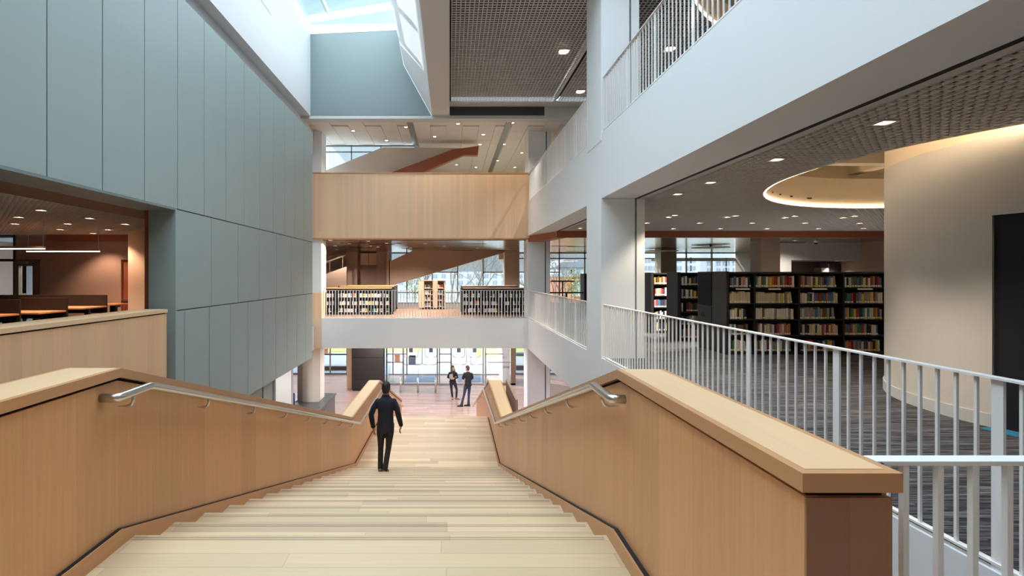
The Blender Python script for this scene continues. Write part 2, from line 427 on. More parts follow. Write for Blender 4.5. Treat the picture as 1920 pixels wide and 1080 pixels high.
# red wood fascia where the open-cell ceiling ends, then the satin metal ceiling
struct(MB().box(FX+.66, 17, 16.5, 16.62, 2.93, 3.2).build('beam', M['redwood']))
struct(MB().prism([(FX+.02, BY-.02), (FX+.7, BY-.02), (FX+1.0, 16.6), (FX+.72, 16.55)], 'z', 2.93, 3.155).build('beam', M['redwood']))
cl = MB(); cl.box(-14, 17, BY+.2, FACY, 3.0, 3.2); cl.box(FX+.7, 17, 16.62, BY+.2, 3.0, 3.2)
struct(cl.build('ceiling', M['chrome']))
sbox('floor', M['lightgrey'], -14, 17, BY+.3, FACY-.1, 4.2, 4.45)
sbox('floor', M['carpet'], FX+.67, 17, -4, BY+.3, 4.45, 4.47)
# dark slots in the metal ceiling
sl_ = MB()
for k in range(16):
    x, y = -6 + R.random()*20, 19.5 + R.random()*8
    sl_.box(x, x+1.1, y, y+.06, 2.99, 3.0)
struct(sl_.build('trim', M['gap']))
# ---- third floor back: panelled ceiling, clerestory
tc = MB(); W = .61
y = 17.45
for i in range(-12, 30):
    x = -5.0 + i*W
    for j in range(10):
        yy = y + j*1.22 + (.6 if i % 2 else 0)
        if x < -1.6 and yy > 20.0: continue
        yE = 20.6 if x < -1.6 else 29
        tc.box(x+.006, x+W-.006, yy+.004, min(yy+1.216, yE), 7.2, 7.23)
tcl = struct(tc.build('ceiling', M['tile']))
MB().box(-14, 14, 17.43, 20.66, 7.235, 7.3).build('backing', M['tile'], tcl); MB().box(-1.4, 14, 20.66, 29.5, 7.235, 7.3).build('backing', M['tile'], tcl)
for x in (-1.55, 2.05):
    MB().box(x, x+.22, 17.45, 28.9, 7.18, 7.199).build('slot', M['alu'], tcl)
sbox('wall_back', M['taupe'], -1.3, 15, 29.0, 29.2, 4.45, 7.3)
sbox('wall_back', M['tile'], 8.4, 9.5, 27, 27.6, 4.45, 7.2)
# back wall behind the camera, roof edges, outer walls
sbox('wall_back', M['taupe'], -14, 17, -5.2, -5, GZ, 12)
sbox('wall_right', M['taupe'], 17, 17.2, -5, FACY, GZ, 9)
sbox('wall_left', M['taupe'], -14.2, -14, -5, FACY, GZ, 9)
sbox('wall_left', M['white'], -5.6, -5.43, 16.6, 18.7, -1.16, 6.4)
sbox('ceiling', M['white'], -14, -5.3, -5, 18.6, 6.5, 6.6)
# skylight: mullions on a slope rising to the east, glass above
sk = MB()
def slz(x): return 10.55 + (x+4.9)*.165
for yy in [17.0-2.05*k for k in range(0, 11)]:
    sk.prism([(-4.95, slz(-4.95)), (-1.7, slz(-1.7)), (-1.7, slz(-1.7)+.16), (-4.95, slz(-4.95)+.16)], 'y', yy-.13, yy+.06)
for xx in (-4.2, -1.84):
    sk.box(xx-.04, xx+.04, -5, 17.0, slz(xx)-.02, slz(xx)+.14)
w1 = struct(sk.build('window_1', M['white']))
MB().prism([(-4.95, slz(-4.95)+.08), (-1.7, slz(-1.7)+.08), (-1.7, slz(-1.7)+.1), (-4.95, slz(-4.95)+.1)], 'y', -5, 17.0).build('pane', M['skyglass'], w1)
# ================================================================== THE STAIR
XL0, XL1, XR = -1.99, -1.86, .98
NR = 16; RISE = 2.16/NR; Y0 = 3.04; GO = .414
stair = thing('staircase', (-.5, Y0, -2.16), 'wide pale oak staircase with dark nosing lines running down between two wooden parapets', 'staircase')
def xl(y): return XL0 + (XL1-XL0)*min(1, max(0, (y-3)/6.3))
def xl2(y): return XL1 + .07*min(1, max(0, (y-9.3)/3.3))
mb = MB(); mb.box(XL0-.02, XR+.02, -4, Y0, -.30, 0); mb.build('upper_landing', M['tread'], stair)
st = MB(); st.box(XL0+.02, XR-.02, Y0-.03, Y0-.026, -.001, .001); st.box(XL0+.02, XR-.02, Y0-.05, Y0-.046, -.001, .001); st.build('nosing_strip', M['nosing'], stair)
for k in range(1, NR):
    y0 = Y0 + (k-1)*GO; z = -k*RISE
    s = MB().box(xl(y0)-.02, XR+.02, y0, y0+GO+.012, z-.16, z).build('step', M['tread'], stair)
    n_ = MB(); e = y0+GO
    n_.box(xl(y0)+.02, XR-.02, e-.03, e-.026, z-.001, z+.001); n_.box(xl(y0)+.02, XR-.02, e-.05, e-.046, z-.001, z+.001)
    n_.build('nosing_strip', M['nosing'], s)
YB = Y0 + (NR-1)*GO; YE = 13.05
MB().box(XL1-.05, XR+.02, YB, YE, -2.46, -2.16).build('middle_landing', M['tread'], stair)
NL = 15; RL = (-2.16-GZ)/NL; GL = 5.4/(NL-1)
for k in range(1, NL):
    y0 = YE + (k-1)*GL; z = -2.16 - k*RL
    MB().box(-1.8, XR+.02, y0, y0+GL+.012, z-.18, z).build('step', M['tread'], stair)

# ---- parapets: [Y, inner x, outer x, cap height, bottom]
def parapet(name, label, st, side, skirt):
    o = thing(name, ((st[0][1]+st[0][2])/2, st[0][0], -4.2), label, 'parapet')
    sg = side   # +1: inner face looks toward +X (the one on the clad side)
    pan = []; cap = []; cap2 = []; rev = []
    for y, xi, xo, zc, zb in st:
        a, b = xi - sg*.02, xo + sg*.02
        pan.append([(a,y,zb),(b,y,zb),(b,y,zc-.075),(a,y,zc-.075)])
        a2, b2 = xi - sg*.035, xo + sg*.035
        rev.append([(a2,y,zc-.08),(b2,y,zc-.08),(b2,y,zc-.05),(a2,y,zc-.05)])
        cap.append([(xi,y,zc-.055),(xo,y,zc-.055),(xo,y,zc),(xi,y,zc)])
        a3, b3 = xi - sg*.028, xo + sg*.028
        cap2.append([(a3,y,zc-.001),(b3,y,zc-.001),(b3,y,zc+.0015),(a3,y,zc+.0015)])
    # pull the panel's ends a little inside the cap's
    def inset(q, d):
        q = [list(map(Vector, r)) for r in q]
        for v in q[0]: v.y += d
        for v in q[-1]: v.y -= d
        return q
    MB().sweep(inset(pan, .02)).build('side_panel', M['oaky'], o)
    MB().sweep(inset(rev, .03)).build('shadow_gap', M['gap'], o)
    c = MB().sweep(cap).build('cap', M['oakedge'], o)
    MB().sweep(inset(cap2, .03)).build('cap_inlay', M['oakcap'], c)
    e = st[0]
    MB().box(e[1]-sg*.02, e[2]+sg*.02, e[0]+.012, e[0]+.0201, e[4], e[3]-.075).build('end_panel', M['oakshade'], o)
    sk = []
    for y, x, zt, zb in skirt:
        sk.append([(x,y,zb),(x+sg*-.05,y,zb),(x+sg*-.05,y,zt),(x,y,zt)])
    MB().sweep(sk).build('skirting', M['oakedge'], o)
    MB().sweep([[(x-sg*.010,y,zt-.001),(x-sg*.05,y,zt-.001),(x-sg*.05,y,zt+.0035),(x-sg*.010,y,zt+.0035)] for y, x, zt, zb in skirt]).build('shadow_line', M['gap'], o)
    return o
YT = 2.93
ZC = -1.09
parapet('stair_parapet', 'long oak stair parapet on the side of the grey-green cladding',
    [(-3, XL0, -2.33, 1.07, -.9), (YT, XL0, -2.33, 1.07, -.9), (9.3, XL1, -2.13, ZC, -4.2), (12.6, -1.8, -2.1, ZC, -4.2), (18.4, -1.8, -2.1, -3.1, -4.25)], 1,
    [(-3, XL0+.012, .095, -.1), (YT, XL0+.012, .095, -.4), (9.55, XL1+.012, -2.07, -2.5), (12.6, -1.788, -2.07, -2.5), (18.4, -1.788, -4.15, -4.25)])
parapet('stair_parapet', 'long oak stair parapet beside the white railing, with a squared end in painted shade',
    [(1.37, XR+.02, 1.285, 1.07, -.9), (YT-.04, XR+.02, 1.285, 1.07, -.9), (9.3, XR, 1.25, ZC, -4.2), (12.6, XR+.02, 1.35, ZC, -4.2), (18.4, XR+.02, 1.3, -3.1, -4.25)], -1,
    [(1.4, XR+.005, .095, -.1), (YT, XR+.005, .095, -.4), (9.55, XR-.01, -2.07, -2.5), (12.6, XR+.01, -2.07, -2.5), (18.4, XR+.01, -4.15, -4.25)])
tag(MB().prism([(12.62, -1.07), (10.75, -1.13), (10.75, -3.3), (12.62, -3.3)], 'x', 1.47, 1.52).build('guard_panel', M['taupe']), 'low guard panel beside the far end of the stair parapet, near the white column', 'guard panel')

# ---- handrails
def handrail(label, x, xb, side, y_end):
    o = thing('handrail', (x, 3.1, .9), label, 'handrail')
    wall = XL0 if side > 0 else XR
    MB().bent([(wall-side*.02, y_end, .925), (x, y_end, .925), (x, 3.1, .925), (xb, 9.63, -1.31), (xb+.03*side, 12.55, -1.31), (xb+.03*side, 18.3, -3.3)], .0255, .02, 14).build('rail', M['steel'], o, smooth=True)
    ys = [2.93] + [3.82+.86*k for k in range(7)] + [10.3, 11.1, 11.9, 13.0, 13.9, 14.8, 15.7]
    for y in ys:
        if y < 3.1: xx, z = x, .925
        elif y < 9.63: t = (y-3.1)/(6.53); xx, z = x+(xb-x)*t, .925-2.235*t
        elif y < 12.55: xx, z = xb+.02*side, -1.31
        else: t = (y-12.55)/5.75; xx, z = xb+.03*side, -1.31-1.99*t
        w = (xl(y) if y < 9.6 else -1.8) if side > 0 else XR+.02
        MB().tube([(xx, y, z-.015), (xx, y, z-.05), (xx-side*.012, y, z-.075), (xx-side*.035, y, z-.085), (w-side*.025, y, z-.085)], .0095, 8).build('bracket', M['steel'], o, smooth=True)
    return o
handrail('round steel handrail on the stair parapet beside the grey-green cladding', XL0+.075, XL1+.07, 1, 2.79)
handrail('round steel handrail on the stair parapet nearest the white railing', XR-.055, XR-.07, -1, 2.76)

# ---- white railings
def railing_y(label, x, y0, y1, z, first_post, h=1.07, step=.1115, bottom=True):
    """a railing running along Y; every tenth upright is a flat post"""
    o = thing('railing', (x, (y0+y1)/2, z), label, 'railing', 'white steel railings around the atrium')
    MB().box(x-.03, x+.03, y0, y1, z+h-.012, z+h).build('top_rail', M['rail'], o)
    if bottom: MB().box(x-.02, x+.02, y0, y1, z+.03, z+.045).build('bottom_rail', M['rail'], o)
    bal = post = None; k0 = int(math.floor((y0-first_post)/step))
    for k in range(k0, k0+400):
        y = first_post + k*step
        if y < y0+.03: continue
        if y > y1-.02: break
        if k % 10 == 0:
            if post is None: post = MB().box(x-.008, x+.008, y-.03, y+.03, z-.0, z+h-.012).build('post', M['rail'], o); py = y
            else:
                c = dup(post); c.location.y += y-py
        else:
            if bal is None: bal = MB().box(x-.008, x+.008, y-.008, y+.008, z+.045, z+h-.012).build('baluster', M['rail'], o); by = y
            else:
                c = dup(bal); c.location.y += y-by
    return o
RX = FX+.03
railing_y('long white railing in front of the tall bookcases and the curved wall', RX, 1.2, 9.5, 0, 2.67)
railing_y('white railing between the two square columns, beside the bridge', RX, 10.6, BY+.05, 0, 2.67+.05)
railing_y('upper gallery railing with the round ceiling recess showing behind its bars', RX, 3.2, 9.5, 4.45, 2.67)
railing_y('upper gallery railing between the column and the pale oak balustrade', RX, 10.6, BY-.1, 4.45, 2.67)
# bridge railing, across
o = thing('railing', (-1, BY+.05, 0), 'white railing across the front of the bridge, before the low bookcases', 'railing', 'white steel railings around the atrium')
MB().box(-4.9, FX-.02, BY+.03, BY+.07, 1.058, 1.07).build('top_rail', M['rail'], o)
MB().box(-4.9, FX-.02, BY+.035, BY+.065, .03, .045).build('bottom_rail', M['rail'], o)
b = None
for k in range(69):
    x = -4.86 + k*.1145
    if k % 10 == 0: MB().box(x-.018, x+.018, BY+.04, BY+.056, 0, 1.058).build('post', M['rail'], o)
    elif b is None: b = MB().box(x-.013, x+.013, BY+.04, BY+.058, .045, 1.058).build('baluster', M['rail'], o); bx_ = x
    else:
        c = dup(b); c.location.x += x-bx_
# short guard closing the void next to the parapet's end
o = thing('railing', (1.9, 1.485, 0), 'short white railing of square bars meeting the shade-painted end of the oak parapet', 'railing', 'white steel railings around the atrium')
MB().box(1.29, FX+.02, 1.46, 1.51, 1.055, 1.07).build('top_rail', M['rail'], o, bevel=.002)
MB().box(1.31, FX, 1.475, 1.495, .05, .066).build('bottom_rail', M['rail'], o)
for k in range(16):
    x = 1.39 + k*.105
    if x > 2.97: break
    MB().box(x-.017, x, 1.463, 1.48, .066, 1.055).build('baluster', M['rail'], o)
MB().prism([(1.297, 1.062), (1.304, 1.068), (1.31, 1.061), (1.306, 1.056), (1.312, 1.05), (1.303, 1.053)], 'y', 1.4585, 1.46).build('blue_tape_mark', M['bluecarpet'], o)

# ---- oak balustrade of the third floor
o = thing('balustrade', (-1, BY, 3.07), 'pale oak boarded balustrade spanning the atrium between the upper and bridge levels', 'balustrade')
MB().box(-5.23, 3.06, BY-.12, BY-.02, 3.07, 5.53).build('boarded_front', M['oakx'], o)
MB().box(-5.23, 3.06, BY-.14, BY-.01, 5.53, 5.57).build('cap', M['oakedge'], o)
MB().box(-5.23, 2.98, BY-.12, BY-.012, 3.02, 3.07).build('underside', M['oakedge'], o)
# ---- oak parapet of the study room
o = thing('balustrade', (-4.97, 2, -.9), 'oak boarded parapet in front of the study room desks', 'balustrade')
MB().box(-5.18, LX+.01, -4, 8.1, -.9, .995).build('boarded_front', M['oakstudy'], o)
MB().box(-5.16, LX-.01, -4, 8.09, .995, 1.015).build('shadow_gap', M['gap'], o)
MB().box(-5.22, LX+.025, -4, 8.11, 1.015, 1.07).build('cap', M['oakcap'], o)
# ================================================================== LIBRARY FLOOR BEHIND THE RAILING
BOOKCOL = {'white': (226,224,216), 'cream': (214,202,170), 'grey': (150,150,150), 'navy': (42,54,92), 'black': (36,36,40), 'red': (172,48,48),
           'yellow': (214,188,66), 'teal': (52,122,132), 'blue': (70,116,170), 'orange': (206,112,52), 'brown': (112,78,56), 'green': (78,116,72), 'pink': (206,140,140), 'maroon': (98,38,46)}
WEIGHT = ['white']*5 + ['cream']*5 + ['grey']*4 + ['navy']*3 + ['black']*4 + ['red']*3 + ['yellow']*2 + ['teal']*2 + ['blue']*2 + ['orange']*2 + ['brown']*3 + ['green', 'pink', 'maroon', 'maroon']
for k, c in BOOKCOL.items(): M['book_'+k] = paint('book_cover_'+k, c, .5)
M['spine_label'] = paint('spine_label', (236, 234, 222), .6)
M['yellow_label'] = paint('yellow_spine_label', (214, 214, 90), .6)
M['pages'] = paint('book_pages', (226, 218, 200), .8)
BK = list(BOOKCOL)
protos = {}
def book_mesh(mb, x, y, z, w, h, d, mi=0, lab=1, pg=2):
    """one upright book, spine toward -Y, rounded spine, cover boards and page block"""
    t = .12*w
    mb.box(x, x+t, y+.01, y+d, z, z+h, mi); mb.box(x+w-t, x+w, y+.01, y+d, z, z+h, mi)
    mb.prism([(x, y+.012), (x+w*.2, y+.002), (x+w*.5, y), (x+w*.8, y+.002), (x+w, y+.012), (x+w-t, y+.016), (x+t, y+.016)], 'z', z, z+h, mi)
    mb.box(x+t, x+w-t, y+.016, y+d-.006, z+.005, z+h-.006, pg)
    mb.box(x+w*.1, x+w*.9, y-.0015, y+.003, z+.012, z+.046, lab)
def book_proto(c, lab):
    if (c, lab) not in protos:
        mb = MB(); book_mesh(mb, -.5, 0, 0, 1, 1, .15)   # unit width/height, scaled per copy
        me = MB(); t = .1
        me.box(-.5, -.5+t, .01, .15, 0, 1, 0); me.box(.5-t, .5, .01, .15, 0, 1, 0)
        me.prism([(-.5, .012), (-.3, .002), (0, 0), (.3, .002), (.5, .012), (.4, .016), (-.4, .016)], 'z', 0, 1, 0)
        me.box(-.4, .4, .016, .144, .02, .975, 2); me.box(-.42, .42, -.0015, .003, .05, .2, 1)
        o = me.build('book', [M['book_'+c], M[lab], M['pages']], origin=(0, 0, 0)); o['category'] = 'book'
        protos[(c, lab)] = [o, False]
    return protos[(c, lab)]
stuff = MB(); SMI = {c: i for i, c in enumerate(BK)}
def fill_stuff(x0, x1, y, z, hmax, d, wmin=.03, wmax=.06, white=.0):
    x = x0 + R.random()*.02
    while x < x1 - wmax:
        if white and R.random() < .3: x += R.uniform(.03, .12); continue
        w = R.uniform(wmin, wmax); h = hmax*R.uniform(.78, 1)
        c = 'white' if R.random() < white else R.choice(WEIGHT)
        stuff.box(x, x+w*.94, y, y+d, z, z+h, SMI[c]); stuff.box(x+w*.1, x+w*.85, y-.0015, y, z+.012, z+.045, len(BK))
        x += w
        if R.random() < .02: x += .08

def bookcase(label, x0, edges, y, d, h, rows, base=.05, end_depth=None, double=True, mat='blackb', group=None, top=None):
    """rows: shelf heights (tops)."""
    o = thing('bookcase', ((edges[0]+edges[-1])/2, y+d/2, 0), label, 'bookcase', group)
    xs, xe = x0, edges[-1]
    ed = end_depth or d
    e = MB().box(xs, edges[0]-.002, y-.005, y+ed, 0, h+.012).build('end_panel', M['black'], o, bevel=.004)
    if end_depth:
        MB().box(xs-.012, xs+.001, y+.56, y+ed-.05, .98, h-.02).build('catalogue_screen', M['gap'], e)
        MB().box(xs-.01, xs+.001, y+.56, y+ed-.05, .0, .95).build('lower_panel', M['black'], e)
    MB().box(edges[-1]-.03, edges[-1], y, y+d, 0, h).build('end_panel', M['black'], o)
    MB().box(edges[0], xe, y+d/2-.01, y+d/2+.01, base, h-.02).build('back_panel', M[mat], o)
    MB().box(edges[0], xe, y-.002, y+d, h-.04, h).build('top_panel', M[top or mat], o)
    MB().box(edges[0], xe, y+.02, y+d-.02, 0, base).build('plinth', M[mat], o)
    for q in edges[1:-1]: MB().box(q-.018, q+.018, y+.0, y+d, base, h-.04).build('upright', M[mat], o)
    for a, b in zip(edges, edges[1:]):
        for z in rows: MB().box(a+.019, b-.019, y+.004, y+d/2-.011, z-.022, z).build('shelf', M[mat], o)
    return o
ROWS = [.065, .40, .73, 1.06, 1.39]
EA = [5.77, 6.31, 7.23, 8.15, 9.08]
bookcase('long black bookcase of full shelves standing beside the curved white wall', 5.72, EA, 10.0, .55, 1.71, ROWS, end_depth=1.16)
EB = [5.80, 6.4, 7.3, 8.2, 9.1]
bookcase('second black bookcase, in the row behind the long one by the curved wall', 5.72, EB, 12.14, .62, 1.71, ROWS)
bookcase('third black bookcase, partly hidden behind the wide column', 5.72, EB, 13.75, .62, 1.71, ROWS)
# lettering on the end panel
fc = bpy.data.curves.new('letters', 'FONT'); fc.body = 'CC'; fc.size = .13; fc.extrude = .002
tx = bpy.data.objects.new('lettering', fc); COL.objects.link(tx)
fc.materials.append(M['gap'])
endp = [c for c in bpy.data.objects if c.name.startswith('bookcase') and abs(c.location.y-10.275) < .01][0]
ep = [c for c in endp.children if c.name.startswith('end_panel')][0]
lm = bpy.data.meshes.new_from_object(tx.evaluated_get(bpy.context.evaluated_depsgraph_get())); bpy.data.objects.remove(tx)
lt = bpy.data.objects.new('lettering', lm); COL.objects.link(lt)
lt.parent = ep; lt.rotation_euler = (math.pi/2, 0, -math.pi/2)
lt.location = Vector((5.708, 10.98, .72)) - endp.location
BAYN = ['bay next to the black end panel', 'second bay from the black end panel', 'third bay from the black end panel', 'bay beside the curved white wall']
SHN = ['bottom shelf', 'second shelf up', 'middle shelf', 'second shelf down', 'top shelf']
nbook = 0
for ri in (4, 3, 2, 1, 0):
    z = ROWS[ri]
    for bi, (a, b) in enumerate(zip(EA, EA[1:])):
        if bi == 3: b = 9.02
        x = a + .03 + R.random()*.015; k = 0
        end = b - .035 - R.choice([0, .02, .06]) - (.03 if bi < 3 else 0)
        base_c = 'cream' if (bi == 0 and ri == 3) else ('white' if (bi == 1 and ri == 2) else R.choice(['cream', 'grey', None, None, None]))
        tall = R.uniform(.215, .24)
        while x < end - .05:
            w = R.uniform(.034, .056)
            c = base_c if (base_c and R.random() < (.8 if bi < 2 and ri in (2, 3) else .3)) else R.choice(WEIGHT)
            lab = 'yellow_label' if R.random() < .25 else 'spine_label'
            h = tall*R.uniform(.86, 1.06)
            if nbook >= 300 or k >= len(ORD):
                stuff.box(x, x+w*.96, 10.03, 10.2, z, z+h, SMI[c]); x += w; continue
            pr = book_proto(c, lab)
            if not pr[1]: o = pr[0]; pr[1] = True
            else: o = dup(pr[0])
            lean = -.12 if (x + w > end - .06 and R.random() < .5) else 0
            o.location = (x + w/2 + (.02 if lean else 0), 10.02 + R.uniform(0, .012), z + (.0035 if lean else 0)); o.scale = (w*.95, 1, h); o.rotation_euler = (0, lean, 0)
            o['label'] = f"{c} book, {ORD[k]} along the {SHN[ri]}, {BAYN[bi]}"; o['category'] = 'book'; o['group'] = 'books in the long bookcase by the curved wall'
            nbook += 1; k += 1; x += w + (.002 if not lean else .03)
            if R.random() < .015: x += .05
# white label holders hanging under the top shelf's edge
for p0, p1 in ((1379, 1405), (1440, 1463), (1522, 1550), (1607, 1635)):
    x0_, x1_ = at(p0, 0, 10).x, at(p1, 0, 10).x
    MB().prism([(9.975, 1.345), (9.995, 1.368), (10.0, 1.364), (9.98, 1.34)], 'x', x0_, x1_).build('shelf_label', M['white'], endp)
for yy in (12.14, 13.75):
    for a, b in zip(EB[:3], EB[1:3]):
        for z in ROWS: fill_stuff(a+.03, b-.05, yy+.03, z, .235, .16)

# ---- curved white wall
CC, CR = (7.92, 5.63), 2.13
rad = math.radians
cw = struct(MB().arc_wall(CC, CR-.03, CR, rad(40), rad(191.6), 0, 3.13, 90).build('wall_curved', M['drum']))
MB().arc_wall(CC, CR-.12, CR-.003, rad(40), rad(262), 3.13, 4.27, 110).build('upper_band', M['cream'], cw)
MB().arc_wall(CC, CR-.12, CR, rad(191.6), rad(262), 2.28, 3.13, 40).build('header', M['drum'], cw)
struct(MB().arc_wall(CC, CR+.0, CR+.014, rad(60), rad(191.5), 0, .14, 80).build('baseboard_curved', M['lightgrey']))
struct(MB().arc_wall(CC, CR-.12, CR-.031, rad(150), rad(262), 0, 2.45, 50).build('wall_inner', M['navy']))
struct(MB().arc_wall(CC, CR-.03, CR+.19, rad(191.6), rad(262), .001, .006, 30).build('floor', M['bluecarpet']))

# ---- back of the library floor
wb = struct(MB().box(13.62, 17, 20.0, 20.15, 2.27, 3.0).build('wall_back', M['lightgrey']))
MB().box(13.62, 14.13, 20.0, 20.15, 0, 2.27).build('pier', M['lightgrey'], wb)
sbox('wall_back', M['pinkwall'], 14.13, 17.0, 22.2, 22.3, 0, 2.3)
sbox('ceiling', M['lightgrey'], 14.0, 17, 20.15, 22.2, 2.27, 2.32)
sbox('wall_right', M['lightgrey'], 14.0, 14.13, 20.15, 22.2, 0, 2.27)
# tall dark stacks inside the niche
def stack(label, x0, x1):
    o = thing('shelf_stack', ((x0+x1)/2, 21.2, 0), label, 'bookcase')
    MB().box(x0, x1, 21.0, 21.4, 0, 2.13).build('end_panel', M['black'], o)
    MB().box(x0-.02, x0+.02, 20.98, 21.42, 0, 2.15).build('edge_trim', M['alu'], o)
    MB().box((x0+x1)/2-.03, (x0+x1)/2+.03, 20.985, 21, 1.98, 2.04).build('label_holder', M['gap'], o)
    return o
stack('dark stack end in the niche, beside the red-spined books on the side of the taupe column', 16.55, 17.15) if False else None
n1 = at(1553, 500, 21.0).x; n2 = at(1580, 500, 21.0).x
stack('dark stack end in the wall niche, on the pale pier side of the red books', n1, n2)
n3 = at(1624, 500, 21.0).x
stack('dark stack end in the wall niche, next to the curved white wall', n3, n3+.9)
sh = thing('shelf_stack', ((n2+n3)/2, 21.3, 0), 'short shelf of red-spined books between two dark stack ends in the niche', 'bookcase')
MB().box(n2+.03, n3-.03, 21.1, 21.4, 1.66, 1.70).build('shelf', M['black'], sh)
MB().box(n2+.03, n3-.03, 21.38, 21.4, 0, 2.1).build('back_panel', M['gap'], sh)
x = n2+.06
while x < n3-.1:
    w = R.uniform(.03, .06); stuff.box(x, x+w*.92, 21.12, 21.3, 1.7, 1.7+R.uniform(.19, .25), SMI[R.choice(['red', 'orange', 'pink', 'white', 'maroon', 'red'])]); x += w
cb = thing('book_return_cabinet', at(1546, 510, 20.9), 'small pale steel cabinet by the niche wall, beside the dark stack', 'cabinet')
cb.location.z = 0
q = at(1539, 510, 20.9).x
MB().box(q, q+.33, 20.9, 21.3, 0, 1.98).build('body', M['alu'], cb); MB().box(q+.02, q+.31, 20.885, 20.9, 1.5, 1.96).build('door', M['lightgrey'], cb)

# ---- orange ceiling discs and a dome camera
for i, (px, py, Y, r, lab) in enumerate([(1332, 463.5, 22.0, .78, 'thin orange disc under the metal ceiling, hanging between two window mullions'), (1241, 469, 25.0, .80, 'thin orange disc under the metal ceiling, by the beige column near the windows')]):
    c = at(px, py, Y)
    o = thing('ceiling_disc', (c.x, c.y, 2.9), lab, 'ceiling disc')
    MB().disc(c, r, 2.90, 2.925, 40).build('panel', M['disc'], o)
    MB().disc(c, .04, 2.925, 3.003, 12).build('stem', M['alu'], o)
c = at(1530, 449, 19.4)
o = thing('security_camera', (c.x, c.y, 2.9), 'small dark dome camera on the ceiling in front of the pale back wall', 'camera')
MB().disc(c, .09, 2.955, 3.003, 20).build('base', M['white'], o)
MB().loft([((c.x, c.y, 2.96-.07*math.sin(t)), .07*math.cos(t), .07*math.cos(t), (1,0,0), (0,1,0)) for t in (0, .4, .8, 1.2, 1.5)]).build('dome', M['gap'], o, smooth=True)

# ---- black drafting stand by the far windows
c = at(1055, 549, 20.5)
o = thing('reading_stand', (c.x, c.y, 0), 'black metal stand with two long bars in front of the far window', 'stand')
p = lambda x, y: at(x, y, 20.5)
MB().box(p(1033,0).x, p(1077,0).x, 20.46, 20.54, p(0,528.5).z, p(0,526).z).build('upper_bar', M['black'], o)
MB().box(p(1030,0).x, p(1093,0).x, 20.42, 20.58, p(0,550).z, p(0,547.5).z).build('lower_bar', M['black'], o)
MB().box(p(1053.8,0).x, p(1056,0).x, 20.48, 20.52, 0, p(0,527).z).build('post', M['black'], o)
for dx in (-6, 6): MB().tube([p(1062, 549), (p(1062+dx,0).x, 20.5, 0)], .025, 8).build('leg', M['black'], o)
o = thing('display_case', (p(1098,0).x, 20.6, 0), 'tall black cabinet standing against the wide column near the far window', 'cabinet')
MB().box(p(1093,0).x, p(1106,0).x, 20.3, 20.9, 0, p(0,513).z).build('body', M['black'], o); MB().box(p(1094,0).x, p(1105,0).x, 20.28, 20.3, .1, p(0,515).z).build('door', M['screen'], o)

# ---- recessed downlights
LAMP = 4.0
DL = None
def downlight(x, y, z, label, group, s=.062, power=0, col=(1, .82, .62), spread=1.9):
    global DL
    if DL is None:
        DL = {}
    if s not in DL:
        o = thing('downlight', (x, y, z), label, 'downlight', group)
        fr = MB()
        for a in ((-s-.02, s+.02, -s-.02, -s), (-s-.02, s+.02, s, s+.02), (-s-.02, -s, -s, s), (s, s+.02, -s, s)):
            fr.box(x+a[0], x+a[1], y+a[2], y+a[3], z-.008, z+.03)
        fr.build('trim', M['trim'], o)
        MB().disc((x, y), s*.95, z+.002, z+.02, 16).build('lens', M['lens'], o)
        DL[s] = o
    else: o = dup_tree(DL[s], (x, y, z), label, group)
    if power:
        l = bpy.data.lights.new('downlight_lamp', 'SPOT'); l.energy = power*LAMP; l.color = col; l.shadow_soft_size = .05; l.spot_size = spread; l.spot_blend = .6
        q = bpy.data.objects.new('downlight_lamp', l); COL.objects.link(q); q.location = (x, y, z-.03)
    return o
def ceil_at(px, py, z):
    Y = (z-EYE)*F/(VY-py); return ((px-VX)/F*Y, Y)
G2 = 'downlights in the open-cell ceiling over the bookcases'
rows2 = [('row against the red beam', [(1262.6,428.5),(1351,428.5),(1439,428.5),(1535,428.5),(1619,428)]),
         ('second row from the red beam', [(1213,418),(1312,418),(1411,418),(1510,418),(1611.5,418.5)]),
         ('third row from the red beam', [(1253.7,407),(1363.7,407),(1472,408),(1581,408)]),
         ('fourth row from the red beam', [(1265,403.5),(1379,404.4),(1490,405),(1602,405)]),]
for rn, pts in rows2:
    for i, (px, py) in enumerate(pts):
        x, y = ceil_at(px, py, 3.155)
        downlight(x, y, 3.155, f"ceiling downlight, {ORD[i]} from the wide column, {rn}", G2, power=78 if px > 1266 else 5, spread=2.4)
for (px, py, lab) in [(1659,229.6,'bright square ceiling downlight above the curved wall, next to the white gallery soffit'), (1456,299,'square ceiling downlight between the gallery soffit and the round recess'), (1332,342,'small round ceiling downlight midway between wide column and round recess'), (1270.7,363.7,'square ceiling downlight nearest the wide column'), (1088,428,'ceiling downlight glimpsed between bridge balustrade and wide column')]:
    x, y = ceil_at(px, py, 3.155); downlight(x, y, 3.155, lab, G2, power=24, spread=1.7)
# upper open-cell ceiling
for (px, py, lab) in [(1057,97,'bright double downlight in the upper open-cell ceiling above the atrium'), (1088,172,'small downlight in the upper open-cell ceiling by the column'), (1256,92,'downlight seen through the bars of the upper gallery railing')]:
    x, y = ceil_at(px, py, 7.605); downlight(x, y, 7.605, lab, 'downlights in the upper open-cell ceiling', s=.13, power=60, col=(1, .92, .82))
